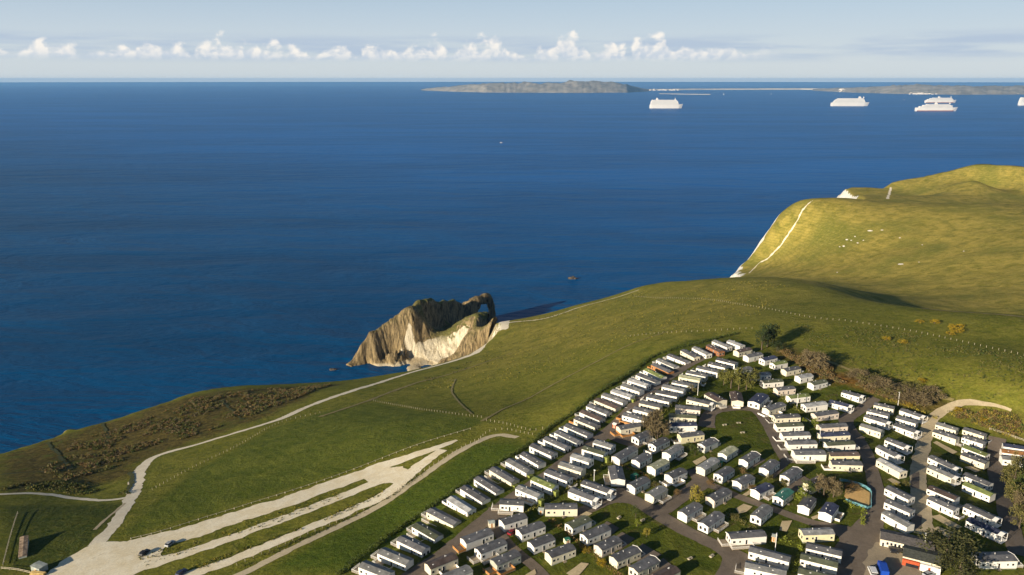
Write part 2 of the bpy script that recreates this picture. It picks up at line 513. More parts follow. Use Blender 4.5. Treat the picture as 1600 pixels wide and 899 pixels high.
def ground_material():
    m, nt, b, pos = new_mat("downland")
    big = nt.noise(pos, 0.012, 5, 0.6, 0.4)
    mid = nt.noise(pos, 0.075, 6, 0.65, 0.5)
    fine = nt.noise(pos, 0.9, 5, 0.75)
    tuft = nt.noise(pos, 0.30, 5, 0.75, 0.3)
    streak = nt.noise(nt.mapping(pos, scale=(0.050, 0.400, 0.4000), rot=(0, 0, rad(38))), 1.0, 4, 0.6)
    A = lambda n: nt.attr(n).outputs['Fac']
    green = nt.mix(nt.ramp(mid, 0.3, 0.7), (0.105, 0.120, 0.0158), (0.185, 0.180, 0.0288))
    green = nt.mix(nt.ramp(tuft, 0.45, 0.75), green, (0.225, 0.205, 0.0432))
    green = nt.mix(nt.math('MULTIPLY', nt.ramp(streak, 0.5, 0.7), 0.35), green, (0.260, 0.230, 0.0504))
    dry = nt.mix(nt.ramp(mid, 0.3, 0.7), (0.240, 0.200, 0.0403), (0.380, 0.300, 0.0684))
    dry = nt.mix(nt.ramp(big, 0.42, 0.66), dry, (0.165, 0.165, 0.0302))
    dry = nt.mix(nt.math('MULTIPLY', nt.ramp(streak, 0.45, 0.7), 0.5), dry, (0.400, 0.320, 0.0864))
    c = nt.mix(nt.math('MULTIPLY', A('dry'), nt.ramp(nt.math('ADD', nt.math('MULTIPLY', mid, 0.5), nt.math('MULTIPLY', big, 0.5)), 0.25, 0.55)), green, dry)
    mead = nt.mix(nt.ramp(mid, 0.35, 0.7), (0.085, 0.110, 0.0158), (0.140, 0.155, 0.0245))
    c = nt.mix(A('meadow'), c, mead)
    c = nt.mix(A('dark'), c, nt.mix(nt.ramp(tuft, 0.35, 0.7), (0.050, 0.070, 0.0130), (0.100, 0.105, 0.0230)))
    c = nt.mix(A('strip'), c, nt.mix(nt.ramp(tuft, 0.35, 0.75), (0.066, 0.098, 0.0115), (0.105, 0.130, 0.0173)))
    lawn = nt.mix(nt.ramp(mid, 0.3, 0.7), (0.058, 0.080, 0.0101), (0.100, 0.112, 0.0173))
    lawn = nt.mix(nt.ramp(tuft, 0.5, 0.8), lawn, (0.150, 0.140, 0.0324))
    lawn = nt.mix(nt.math('MULTIPLY', nt.ramp(nt.noise(pos, 0.11, 4, 0.7, 0.6), 0.54, 0.70), 0.7), lawn, (0.115, 0.088, 0.040))
    c = nt.mix(A('park'), c, lawn)
    scr = nt.mix(nt.ramp(tuft, 0.3, 0.7), (0.045, 0.038, 0.0115), (0.170, 0.130, 0.0360))
    scr = nt.mix(nt.ramp(mid, 0.5, 0.7), scr, (0.100, 0.110, 0.0216))
    c = nt.mix(A('scrub'), c, scr)
    c = nt.mix(nt.math('MULTIPLY', A('red'), nt.ramp(tuft, 0.2, 0.6)), c, (0.300, 0.130, 0.0396))
    sz = nt.n('ShaderNodeSeparateXYZ')
    nt.link(pos, sz.inputs[0])
    terr = nt.math('SINE', nt.math('ADD', nt.math('MULTIPLY', sz.outputs[2], 1.7), nt.math('MULTIPLY', mid, 9.0)))
    sn = nt.n('ShaderNodeSeparateXYZ')
    nt.link(nt.n('ShaderNodeNewGeometry').outputs['Normal'], sn.inputs[0])
    steepm = nt.math('SUBTRACT', 1.0, nt.ramp(sn.outputs[2], 0.93, 0.985))
    c = nt.mix(nt.math('MULTIPLY', nt.math('MULTIPLY', nt.ramp(terr, 0.1, 0.9), steepm), 0.22), c, (0.100, 0.105, 0.0173))
    mow = nt.math('SINE', nt.math('MULTIPLY', nt.math('ADD', nt.math('MULTIPLY', sz.outputs[0], 0.80), nt.math('MULTIPLY', sz.outputs[1], 0.60)), 1.1))
    c = nt.mix(nt.math('MULTIPLY', nt.math('MULTIPLY', nt.ramp(mow, -0.4, 0.6), A('meadow')), 0.16), c, (0.170, 0.175, 0.0324))
    # bare chalk and limestone on the cliffs
    strata = nt.noise(nt.mapping(pos, scale=(0.15, 0.15, 1.2)), 1.0, 5, 0.65, 0.6)
    rock = nt.mix(nt.ramp(strata, 0.3, 0.7), (0.200, 0.165, 0.0756), (0.440, 0.380, 0.2700))
    white = nt.mix(nt.ramp(strata, 0.25, 0.65), (0.520, 0.490, 0.4300), (0.800, 0.780, 0.7200))
    c = nt.mix(nt.ramp(nt.math('ADD', A('chalk'), nt.math('MULTIPLY_ADD', tuft, 0.5, -0.25)), 0.35, 0.65), c, nt.mix(A('white'), rock, white))
    c = nt.mix(1.0, c, nt.mix(nt.ramp(fine, 0.2, 0.8), (0.620, 0.620, 0.6000), (1.35, 1.35, 1.28)), 'MULTIPLY')
    nt.inp(b.inputs['Base Color'], c)
    b.inputs['Roughness'].default_value = 1.0
    b.inputs['Specular IOR Level'].default_value = 0.05
    h = nt.math('ADD', nt.math('MULTIPLY', fine, 0.5), nt.math('ADD', tuft, nt.math('MULTIPLY', mid, 2.0)))
    nt.inp(b.inputs['Normal'], nt.bump(h, 0.9, 0.55))
    return m
M_ground = ground_material()
tag(link("ground", gm, M_ground), kind='structure')

# ------------------------------------------------------------------ sea
def sea_material():
    m, nt, b, pos = new_mat("sea_water")
    p1 = nt.mapping(pos, scale=(0.05, 0.11, 1), rot=(0, 0, rad(12)))
    w1 = nt.noise(p1, 1.0, 6, 0.62, 0.4)
    w2 = nt.noise(nt.mapping(pos, scale=(0.0045, 0.013, 1), rot=(0, 0, rad(8))), 1.0, 5, 0.6, 0.5)
    w3 = nt.noise(nt.mapping(pos, scale=(0.0006, 0.0028, 1), rot=(0, 0, rad(4))), 1.0, 4, 0.55, 0.6)
    c = nt.mix(nt.ramp(w3, 0.36, 0.68), (0.0003, 0.082, 0.275), (0.0005, 0.118, 0.390))
    c = nt.mix(nt.math('MULTIPLY', nt.ramp(w2, 0.35, 0.75), 0.5), c, (0.001, 0.130, 0.410))
    sy = nt.n('ShaderNodeSeparateXYZ')          # grazing sky reflection put into the colour: darker under the cliffs, bluer offshore
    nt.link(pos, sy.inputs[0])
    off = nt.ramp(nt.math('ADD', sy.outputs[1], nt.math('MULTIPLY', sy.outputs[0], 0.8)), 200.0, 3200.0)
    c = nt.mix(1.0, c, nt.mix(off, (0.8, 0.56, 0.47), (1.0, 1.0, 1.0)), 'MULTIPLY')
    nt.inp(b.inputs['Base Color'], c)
    b.inputs['Roughness'].default_value = 0.34
    b.inputs['IOR'].default_value = 1.33
    b.inputs['Specular IOR Level'].default_value = 0.04
    h = nt.math('ADD', nt.math('MULTIPLY', w1, 0.9), nt.math('MULTIPLY', w2, 5.0))
    nt.inp(b.inputs['Normal'], nt.bump(h, 1.0, 2.2))
    return m
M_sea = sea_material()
SEA = 90000.0
sv, sf = [], []
rings = [0, 300, 900, 2500, 7000, 20000, SEA]
n = 96
sv.append((0, 400, 0))
for r in rings[1:]:
    for i in range(n):
        a = 2 * math.pi * i / n
        sv.append((r * math.cos(a), 400 + r * math.sin(a), 0))
for i in range(n):
    sf.append((0, 1 + i, 1 + (i + 1) % n))
for k in range(len(rings) - 2):
    for i in range(n):
        a0 = 1 + k * n
        sf.append((a0 + i, a0 + n + i, a0 + n + (i + 1) % n, a0 + (i + 1) % n))
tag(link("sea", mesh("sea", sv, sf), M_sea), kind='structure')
# ------------------------------------------------------------------ limestone headland with its natural arch
RA = np.array(P(546, 573, 0)[:2]); RB = np.array(P(773, 497, 0)[:2])
RL = np.linalg.norm(RB - RA); RU = (RB - RA) / RL; RN = np.array([RU[1], -RU[0]])      # RN points to the land side
def ridge_pt(px, py):
    x, y, z = ray(px, py)
    # hit of the sight line with the vertical plane through the ridge
    M2 = np.array([[x, -RU[0]], [y, -RU[1]]])
    t, s = np.linalg.solve(M2, RA)
    return s, CAM_H + z * t
crest = [(546,572),(560,557),(566,536),(577,518),(597,507),(617,494),(639,481),(653,469),(662,467),(675,466),(693,467),(708,467),(720,472),(735,476),(741,476)]
hp = []
for (px, py) in crest:
    s_, z_ = ridge_pt(px, py)
    hp.append((s_, 0.0, max(z_, 0.5)))
cs = np.array([h[0] for h in hp]); cz = np.array([h[2] for h in hp])
for s_ in np.linspace(4 * K, 150 * K, 16):
    z_ = np.interp(s_, cs, cz)
    hp.append((s_, -5.0 * K - z_ * 0.10, z_ * 0.55))
    hp.append((s_, -9 * K - z_ * 0.22, -4 * K))
def loc_of(px, py, z):
    q = np.array(P(px, py, z)[:2]) - RA
    return (float(q @ RU), float(q @ RN), z * K)
for t in [(575,570,-1),(600,567,-0.5),(620,563,1),(640,555,4),(652,548,8),(588,552,9),(605,540,16),(625,525,23),(645,505,29),(600,555,6),(640,535,14),(655,525,18),(660,500,29),(672,512,22),(690,505,18),
          (680,486,29),(699,502,18),(711,507,15),(722,502,22),(732,496,33),(738,494.5,37),(750,496,40),(768,499,43),
          (735,508,30),(718,522,22),(700,535,14),(682,548,7),(668,556,4.5),(655,565,2.6),(642,570,2.4),(648,556,4),(630,564,2.4),(622,570,1.0),(606,572,-1.5),(660,575,2.4),(648,577,1.6),(690,560,7),(715,545,17),(740,530,28),(762,515,36),(775,508,41)]:
    hp.append(loc_of(*t))
for s_, t_, z_ in [(85,14,14),(95,13,12),(105,13,9),(115,12,6),(125,11,2),(135,11,-2),(145,11,-3),(110,20,1),(122,20,-3),(135,24,-4),(150,22,-4),(118,30,2),(126,36,4),(140,40,-3),(128,52,10),(60,60,3),(40,50,-3),(20,30,-4),(75,80,16),(95,95,34),(115,80,38),(125,68,30),(135,60,10),(100,110,40),(60,100,20)]:
    hp.append((s_ * K, t_ * K, z_ * K))
hp = np.array(hp)
HW = tps_fit(hp[:, :2] / (50 * K), hp[:, 2], 0.003)
ns, ntt = 260, 210
SS, TT = np.meshgrid(np.linspace(-8 * K, 164 * K, ns), np.linspace(-28 * K, 96 * K, ntt))
hz_ = tps_eval(HW, hp[:, :2] / (50 * K), np.stack([SS.ravel(), TT.ravel()], -1) / (50 * K)).reshape(SS.shape)
env = np.interp(SS, cs, cz, left=-6, right=-6)
hz_ = np.where(TT < 4 * K, np.minimum(hz_, env + 0.6), hz_)
hz_ = np.where(TT < 0, np.minimum(hz_, env * (1 + TT / (9 * K + env * 0.22)) + np.where(env > 0, 0, -3)), hz_)
# tilted beds and gullies: ribs that run down the faces
steep = np.clip(np.hypot(np.gradient(hz_, axis=0) / 0.78, np.gradient(hz_, axis=1) / 0.87) - 0.35, 0, 1.2)
rib = fbm(SS + TT * 0.35, TT * 0.12, 5.5, 4, 0.6)
gully = np.abs(fbm(SS + TT * 0.3 + 40, TT * 0.15, 13, 3, 0.55))
hz_ = hz_ + steep * (rib * 2.4 - (0.22 - np.minimum(gully, 0.22)) * 7) + fbm(SS, TT, 9, 4, 0.6) * 1.5 + fbm(SS, TT, 2.4, 2) * 0.5 * steep
hz_ = np.where(SS > 141 * K, hz_ - (SS - 141 * K) * 5, hz_)
HX = RA[0] + SS * RU[0] + TT * RN[0]; HY = RA[1] + SS * RU[1] + TT * RN[1]
hv = np.stack([HX.ravel(), HY.ravel(), np.maximum(hz_, -9).ravel()], -1)
ii = np.arange(ns * ntt).reshape(ntt, ns)
hq = np.stack([ii[:-1, :-1], ii[:-1, 1:], ii[1:, 1:], ii[1:, :-1]], -1).reshape(-1, 4)
keep = in_poly(S1_ := SS.ravel(), T1_ := TT.ravel(), [(-26,-52),(230,-52),(230,34),(185,40)] + [loc_of(*p)[:2] for p in [(760,493,40),(790,500,45),(795,515,44),(775,540,44),(735,562,44),(690,577,40)]] + [(26,82),(-26,52)])
hq = hq[keep[hq].all(1)]
hq = hq[hv[hq][:, :, 2].max(1) > -5]
hm = np_mesh("headland", hv, hq)

def rock_material():
    m, nt, b, pos = new_mat("limestone")
    beds = nt.noise(nt.mapping(pos, scale=(0.5, 0.12, 0.07), rot=(0, rad(25), rad(-42))), 1.0, 6, 0.68, 0.8)
    blot = nt.noise(pos, 0.09, 5, 0.6, 0.4)
    fine = nt.noise(pos, 0.9, 5, 0.75)
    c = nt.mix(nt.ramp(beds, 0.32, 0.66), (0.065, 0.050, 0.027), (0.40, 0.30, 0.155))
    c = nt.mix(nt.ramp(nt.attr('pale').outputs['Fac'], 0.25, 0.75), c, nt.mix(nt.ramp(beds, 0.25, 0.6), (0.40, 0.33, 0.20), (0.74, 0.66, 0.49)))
    nz = nt.n('ShaderNodeSeparateXYZ')
    nt.link(nt.n('ShaderNodeNewGeometry').outputs['Normal'], nz.inputs[0])
    turf = nt.math('MULTIPLY', nt.ramp(nt.math('ADD', nz.outputs[2], nt.math('MULTIPLY_ADD', blot, 0.5, -0.25)), 0.56, 0.76), nt.attr('turf').outputs['Fac'])
    c = nt.mix(turf, c, nt.mix(nt.ramp(fine, 0.3, 0.7), (0.10, 0.105, 0.028), (0.21, 0.19, 0.06)))
    c = nt.mix(nt.attr('sand').outputs['Fac'], c, nt.mix(nt.ramp(blot, 0.3, 0.7), (0.50, 0.40, 0.24), (0.62, 0.54, 0.38)))
    c = nt.mix(1.0, c, nt.mix(nt.ramp(fine, 0.2, 0.8), (0.65, 0.65, 0.65), (1.25, 1.25, 1.25)), 'MULTIPLY')
    nt.inp(b.inputs['Base Color'], c)
    b.inputs['Roughness'].default_value = 0.95
    b.inputs['Specular IOR Level'].default_value = 0.1
    nt.inp(b.inputs['Normal'], nt.bump(nt.math('ADD', nt.math('MULTIPLY', beds, 1.6), fine), 1.0, 1.3))
    return m
M_rock = rock_material()
S1, T1, Z1 = SS.ravel(), TT.ravel(), hz_.ravel()
pl = lambda pts: [loc_of(*p)[:2] for p in pts]
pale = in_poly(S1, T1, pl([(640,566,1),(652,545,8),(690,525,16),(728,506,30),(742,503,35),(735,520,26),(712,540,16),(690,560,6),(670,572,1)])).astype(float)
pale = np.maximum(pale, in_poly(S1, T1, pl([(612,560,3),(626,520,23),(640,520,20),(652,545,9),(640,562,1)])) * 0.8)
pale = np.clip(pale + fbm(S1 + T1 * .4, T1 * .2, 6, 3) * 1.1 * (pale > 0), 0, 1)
turf = np.clip((Z1 - 12) / 10, 0, 1) * np.clip((S1 - 66) / 33, 0.25, 1)
bch = in_poly(S1, T1, pl([(615,574,0),(622,562,2),(640,556,3),(660,556,4),(675,562,3),(690,572,2),(660,585,1)]))
sand = np.maximum(np.clip((2.6 - Z1) / 1.2, 0, 1) * (T1 > 6) * np.clip((T1 - 10) / 8, 0, 1), bch * np.clip((8 - Z1) / 3, 0, 1))
hm.vertices.foreach_get('co', (co_ := np.empty(len(hm.vertices) * 3, np.float32)))
co_ = co_.reshape(-1, 3)
co_[:, 2] = np.where(bch & (co_[:, 2] > 0.5), 0.5 + (co_[:, 2] - 0.5) * 0.45, co_[:, 2])
hm.vertices.foreach_set('co', co_.ravel())
hm.update()
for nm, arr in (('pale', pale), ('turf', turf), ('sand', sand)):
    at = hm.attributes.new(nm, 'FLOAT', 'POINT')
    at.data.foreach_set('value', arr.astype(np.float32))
head = empty("headland", (float(RA[0] + RU[0] * 60), float(RA[1] + RU[1] * 60), 0))
tag(head, "craggy limestone headland with a natural arch jutting into the blue sea", "headland")
def under(o, parent):
    o.parent = parent
    o.matrix_parent_inverse = parent.matrix_basis.inverted()
    return o
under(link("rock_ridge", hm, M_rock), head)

# the arch: a thick curved rib of rock swept from the ridge end over the opening to the sea foot
def arch_mesh():
    px_path = [(727,490,17),(736,482,19),(744,473,21.5),(751,468,22),(758,466,21.5),(764,470,18),(767.5,480,11),(768.5,490,4),(769,500,-4)]
    cen, rad_ = [], [(7.2,9.5),(6.6,8.2),(5.4,5.9),(4.6,5.0),(4.3,4.9),(4.2,4.4),(3.9,3.0),(3.9,2.8),(4.6,3.6)]
    for (px, py, z) in px_path:
        s_, zz = ridge_pt(px, py)
        cen.append((s_, zz))
    N = 44; KK = 22
    rad_ = [(a * K, b * K) for a, b in rad_]
    t = np.linspace(0, len(cen) - 1, N)
    cs_ = np.interp(t, range(len(cen)), [c[0] for c in cen]); cz_ = np.interp(t, range(len(cen)), [c[1] for c in cen])
    for _ in range(2):
        cs_[1:-1] = (cs_[:-2] + 2 * cs_[1:-1] + cs_[2:]) / 4; cz_[1:-1] = (cz_[:-2] + 2 * cz_[1:-1] + cz_[2:]) / 4
    rw = np.interp(t, range(len(cen)), [r[0] for r in rad_]); rt = np.interp(t, range(len(cen)), [r[1] for r in rad_])
    V = []
    for i in range(N):
        a, b2 = max(i - 1, 0), min(i + 1, N - 1)
        ds, dz = cs_[b2] - cs_[a], cz_[b2] - cz_[a]
        l = math.hypot(ds, dz) + 1e-6
        ns_, nz_ = -dz / l, ds / l
        for k in range(KK):
            a = 2 * math.pi * k / KK
            j = 1 + 0.5 * float(fbm(np.array([i * 0.5 + 3 * math.cos(a)]), np.array([3 * math.sin(a) + 9]), 2.2, 3)[0])
            u = rt[i] * math.cos(a) * j; w = rw[i] * math.sin(a) * j
            s_ = cs_[i] + ns_ * u; z_ = cz_[i] + nz_ * u
            V.append((RA[0] + s_ * RU[0] + w * RN[0], RA[1] + s_ * RU[1] + w * RN[1], z_))
    F = [(i * KK + k, i * KK + (k + 1) % KK, (i + 1) * KK + (k + 1) % KK, (i + 1) * KK + k) for i in range(N - 1) for k in range(KK)]
    F.append(tuple(range(KK - 1, -1, -1)))
    return mesh("arch", V, F, True)
am = arch_mesh()
for nm in ('pale', 'turf', 'sand'):
    am.attributes.new(nm, 'FLOAT', 'POINT')
under(link("arch", am, M_rock), head)
M_wetrock = simple_mat("wet_rock", (0.075, 0.060, 0.045), 0.7, 0.3, 0.5, 0.6)
def boulder(name, px, py, size, label, n=2, seed=1):
    x, y, _ = P(px, py, 0)
    bm = bmesh.new()
    for q in range(n):
        r = bmesh.ops.create_icosphere(bm, subdivisions=3, radius=1)
        k = 1 - 0.35 * q
        for v in r['verts']:
            d = 1 + 0.8 * float(fbm(np.array([v.co.x * 2 + seed + q * 5]), np.array([v.co.y * 2 + v.co.z * 1.7]), 1.3, 3)[0])
            v.co = Vector((v.co.x * size[0] * k * d + q * size[0] * 1.05, v.co.y * size[1] * k * d, v.co.z * size[2] * d * k))
    me = bpy.data.meshes.new(name); bm.to_mesh(me); bm.free()
    for nm in ('pale', 'turf', 'sand'):
        me.attributes.new(nm, 'FLOAT', 'POINT')
    me.polygons.foreach_set('use_smooth', [True] * len(me.polygons))
    return tag(link(name, me, M_wetrock, loc=(x, y, 0)), label, "sea rock", "rocks standing in the sea")
boulder("sea_rock", 893, 436, (5.5, 3.5, 4.0), "dark twin-topped rock alone in open water right of the arch", 2, 3)
boulder("sea_rock", 520, 578, (3.2, 2.2, 1.8), "small pale rock in the water left of the headland tip", 2, 9)
# ------------------------------------------------------------------ paths, roads and gravel, laid on the ground
def smooth_line(pts, step=1.4):
    """Catmull-Rom through ground points, resampled"""
    p = np.array(pts)
    out = []
    n = len(p)
    for i in range(n - 1):
        a, b, c, d = p[max(i - 1, 0)], p[i], p[i + 1], p[min(i + 2, n - 1)]
        m = max(2, int(np.linalg.norm(c - b) / step))
        for k in range(m):
            t = k / m
            out.append(0.5 * ((2 * b) + (c - a) * t + (2 * a - 5 * b + 4 * c - d) * t * t + (3 * b - a - 3 * c + d) * t ** 3))
    out.append(p[-1])
    return np.array(out)
LIFT = [0.05]
def ribbon(name, pix, width, mat, jit=0.12, lift=None, cols=6, world=None, label=None):
    pts = world if world is not None else [G(*q[:2])[:2] for q in pix]
    ws = [width] * len(pts) if not isinstance(width, (list, tuple)) else width
    L = smooth_line(pts)
    acc = np.concatenate([[0], np.cumsum(np.linalg.norm(np.diff(np.array(pts), axis=0), axis=1))])
    accL = np.concatenate([[0], np.cumsum(np.linalg.norm(np.diff(L, axis=0), axis=1))])
    w = np.interp(accL / accL[-1], acc / acc[-1], ws) * K
    T = np.gradient(L, axis=0)
    T /= np.linalg.norm(T, axis=1)[:, None] + 1e-9
    N = np.stack([-T[:, 1], T[:, 0]], -1)
    jl = fbm(L[:, 0] + 31, L[:, 1], 6, 4, 0.75) * jit * 2; jr = fbm(L[:, 0], L[:, 1] + 57, 6, 4, 0.75) * jit * 2
    if lift is None:
        LIFT[0] += 0.004
        lift = LIFT[0]
    V = []
    for i in range(len(L)):
        for k in range(cols + 1):
            f = k / cols - 0.5
            o = w[i] * (f + (jl[i] if f < 0 else jr[i]) * abs(f) * 2 * (1 if f > 0 else -1))
            x, y = L[i] + N[i] * o
            V.append((x, y, zt(x, y) + lift))
    c1 = cols + 1
    F = [(i * c1 + k, i * c1 + k + 1, (i + 1) * c1 + k + 1, (i + 1) * c1 + k) for i in range(len(L) - 1) for k in range(cols)]
    me = mesh(name, V, F, True)
    o = link(name, me, mat)
    tag(o, kind='structure')
    return o
def patch(name, pix, mat, lift=None, wob=0.0, step=1.6):
    """flat irregular patch filling a pixel polygon on the ground"""
    poly = [G(*q)[:2] for q in pix]
    xs = [p[0] for p in poly]; ys = [p[1] for p in poly]
    cx, cy = sum(xs) / len(xs), sum(ys) / len(ys)
    # dense outline, then rings to the centre
    out = []
    for i in range(len(poly)):
        a, b = np.array(poly[i]), np.array(poly[(i + 1) % len(poly)])
        m = max(2, int(np.linalg.norm(b - a) / step))
        for k in range(m):
            q = a + (b - a) * k / m
            s = 1 + wob * float(fbm(np.array([q[0]]), np.array([q[1]]), 4, 2)[0])
            out.append((cx + (q[0] - cx) * s, cy + (q[1] - cy) * s))
    if lift is None:
        LIFT[0] += 0.004
        lift = LIFT[0]
    R = max(3, int(max(max(xs) - min(xs), max(ys) - min(ys)) / 4))
    n = len(out)
    V = [(cx, cy, zt(cx, cy) + lift)]
    for r in range(1, R + 1):
        for q in out:
            x, y = cx + (q[0] - cx) * r / R, cy + (q[1] - cy) * r / R
            V.append((x, y, zt(x, y) + lift))
    F = [(0, 1 + i, 1 + (i + 1) % n) for i in range(n)]
    for r in range(R - 1):
        a = 1 + r * n
        F += [(a + i, a + n + i, a + n + (i + 1) % n, a + (i + 1) % n) for i in range(n)]
    return tag(link(name, mesh(name, V, F, True), mat), kind='structure')

def gravel_mat(name, c0, c1, c2, f2=(0.55, 0.75)):
    m, nt, b, pos = new_mat(name)
    n1 = nt.noise(pos, 0.16, 5, 0.65, 0.4); n2 = nt.noise(pos, 1.4, 5, 0.75)
    c = nt.mix(nt.ramp(n1, 0.3, 0.7), c0, c1)
    c = nt.mix(nt.ramp(n1, *f2), c, c2)
    c = nt.mix(1.0, c, nt.mix(nt.ramp(n2, 0.25, 0.75), (0.84,) * 3, (1.12,) * 3), 'MULTIPLY')
    nt.inp(b.inputs['Base Color'], c)
    b.inputs['Roughness'].default_value = 1
    nt.inp(b.inputs['Normal'], nt.bump(n2, 0.6, 0.12))
    return m
M_chalkpath = gravel_mat("chalk_gravel", (0.70, 0.61, 0.44), (0.82, 0.74, 0.57), (0.58, 0.47, 0.29))
M_chalkw = gravel_mat("white_chalk", (0.74, 0.70, 0.60), (0.82, 0.78, 0.68), (0.66, 0.58, 0.44))
M_carpark = gravel_mat("car_park_gravel", (0.76, 0.65, 0.43), (0.88, 0.80, 0.61), (0.56, 0.43, 0.22), (0.62, 0.74))
M_lane = gravel_mat("dusty_lane", (0.50, 0.42, 0.27), (0.60, 0.51, 0.34), (0.40, 0.32, 0.18))
M_tarmac = gravel_mat("tarmac", (0.135, 0.108, 0.082), (0.185, 0.150, 0.115), (0.105, 0.085, 0.070))
M_track = gravel_mat("farm_track", (0.40, 0.325, 0.205), (0.54, 0.45, 0.29), (0.29, 0.235, 0.15))
M_trod = gravel_mat("trodden_grass", (0.20, 0.17, 0.06), (0.27, 0.22, 0.09), (0.15, 0.14, 0.04))
M_darkline = gravel_mat("dark_bank", (0.045, 0.055, 0.016), (0.07, 0.075, 0.022), (0.10, 0.09, 0.03))
M_sandpad = gravel_mat("sand_pad", (0.48, 0.38, 0.22), (0.60, 0.49, 0.30), (0.36, 0.28, 0.16))
M_playsand = gravel_mat("play_sand", (0.58, 0.36, 0.13), (0.68, 0.45, 0.18), (0.50, 0.30, 0.11))
# the white path along the clifftop and down to the headland
ribbon("path", [(150,852),(168,832),(185,812),(199,788),(208,772),(213,752),(221,732),(236,717),(262,707),(300,697),(350,682),(400,667),(440,654),(480,636),(520,621),(580,602),(640,583),(690,569.5),(725,559),(748,547),(768,531),(782,515),(787,505),(792,499.5)],
       [5,4,4,4,5,5,4.5,4,3.5,3,2.6,3,3.6,4,4,4.4,5,5.5,6,6,6.5,7.5,9,9], M_chalkpath, 0.10)
ribbon("path", [(787,507),(798,504),(813,502.5),(830,501),(850,498),(875,491),(905,480.5),(935,472.5),(960,466),(980,459.5),(998,453)], [3.5,2.6,2.2,2,1.8,1.5,1.4,1.3,1.2,1.1,1], M_chalkpath, 0.12)
ribbon("path", [(-60,775),(0,772.5),(40,771),(85,774),(125,780),(165,782),(204,777)], [2.2,2.2,2.4,2.4,2.2,2.2,3], M_chalkpath, 0.12)
ribbon("path", [(148,828),(165,812),(182,798),(196,786)], 1.0, M_track, 0.15)
ribbon("path", [(1170,427),(1182,415),(1197,406),(1212,392),(1224,378),(1236,359),(1245,346),(1251,335),(1257,325),(1270,313.5)], [1,1.4,2,2.2,2,2.2,1.6,2,1.4,1.2], M_chalkpath, 0.45)
ribbon("path", [(1387,311),(1390,301),(1392,293)], 3.5, M_chalkpath, 0.2)
# gravel car park
ribbon("car_park", [(120,905),(150,872),(200,858),(300,831),(380,805),(450,783),(520,758),(575,738),(607,725),(640,714),(675,702),(700,693),(714,688)], [20,18,11,10,9.5,9,9,8.5,6.5,5,4.5,3.5,1.5], M_carpark, 0.07)
ribbon("car_park", [(190,893),(270,871),(380,834),(490,793),(545,771),(588,754),(612,745)], [8,4.6,4.4,4.2,4.4,5,6], M_carpark, 0.10)
ribbon("car_park", [(250,912),(300,897),(380,869),(490,823),(560,793),(605,772),(636,744),(655,728),(675,714),(692,703)], [5,4.5,4.4,4.3,4.3,4.6,6,5,4,4.2], M_carpark, 0.10)
ribbon("car_park", [(578,738),(605,744),(632,748)], [10,12,8], M_carpark, 0.08)
ribbon("lane", [(330,916),(380,896),(490,841),(600,786),(673,735),(715,707),(746,691),(765,683),(785,680),(808,684)], [2.8,2.8,2.8,2.8,2.8,2.8,2.8,2.8,2.6,2.4], M_lane, 0.08)
patch("car_park_apron", [(118,899),(140,866),(158,848),(200,846),(260,852),(240,880),(205,905)], M_carpark, wob=0.15)
# roads of the holiday park
ribbon("road", [(610,925),(650,897),(690,870),(735,832),(775,800),(810,773),(860,739),(905,706),(938,684),(962,666),(985,640),(1010,616),(1035,597),(1062,579),(1090,564),(1122,551)], [5.5,5.2,5,4.8,5,4.6,4.4,4.4,5,5.5,4.4,4.2,4,4,3.6,3], M_tarmac, 0.03)
ribbon("road", [(782,797),(772,812),(779,832),(800,856),(835,886),(860,912)], [7,5,3.4,3,3,3], M_tarmac, 0.03)
ribbon("road", [(950,676),(975,688),(1000,699)], [7,6,4], M_tarmac, 0.03)
ribbon("road", [(1104,668),(1106,652),(1118,642),(1138,638.5),(1165,638.5),(1184,644),(1197,660),(1208,680),(1220,705),(1232,724)], [6,5,4.4,4.2,4.2,4.2,4.2,4,4,4], M_tarmac, 0.03)
ribbon("road", [(893,806),(920,795),(945,783),(965,777),(990,782),(1010,793),(1030,806),(1060,824),(1100,844),(1128,858),(1143,872),(1144,886),(1132,912)], [3.5,4,4.5,6,5,5,5,4.6,4.4,4.6,5,5.5,6], M_tarmac, 0.03)
ribbon("road", [(962,778),(975,765),(985,752)], [5,4,3.5], M_tarmac, 0.03)
ribbon("road", [(1012,800),(1035,796),(1056,784),(1075,768),(1094,755),(1090,744),(1078,734)], [6,5,4.4,5,6,4.5,4], M_tarmac, 0.03)
ribbon("road", [(1094,753),(1120,762),(1150,775),(1190,790),(1225,802),(1270,818),(1300,826),(1338,838)], [5,3.4,3,3,3,3,5,7], M_tarmac, 0.03)
ribbon("road", [(1140,868),(1158,874),(1172,880)], [7,6,5], M_tarmac, 0.03)
ribbon("road", [(1368,622),(1345,640),(1322,656),(1330,672),(1345,692),(1355,712),(1361,732),(1367,755),(1371,778),(1368,797),(1361,818),(1353,840),(1345,868),(1338,912)], [4,4,5,4.5,4.2,4.2,4.2,4.2,4.4,5,6.5,10,12,13], M_tarmac, 0.03)
ribbon("road", [(1345,838),(1325,836),(1308,836)], [7,7,6], M_tarmac, 0.03)
ribbon("road", [(1558,684),(1557,702),(1554,727),(1557,748),(1566,776),(1574,806),(1582,838),(1592,868)], [5,5,4.6,4.6,4.6,4.8,5,5], M_tarmac, 0.03)
ribbon("farm_track", [(1580,642),(1555,634),(1535,631),(1522,629.5),(1506,629),(1487,635),(1465,647),(1453,661),(1447,680),(1438,717),(1434,746),(1437,771),(1441,800),(1440,836)], [0.8,1.2,2,3,3.4,3.8,4,4.4,4.4,4.4,4.4,4.6,5,5.5], M_track, 0.07)
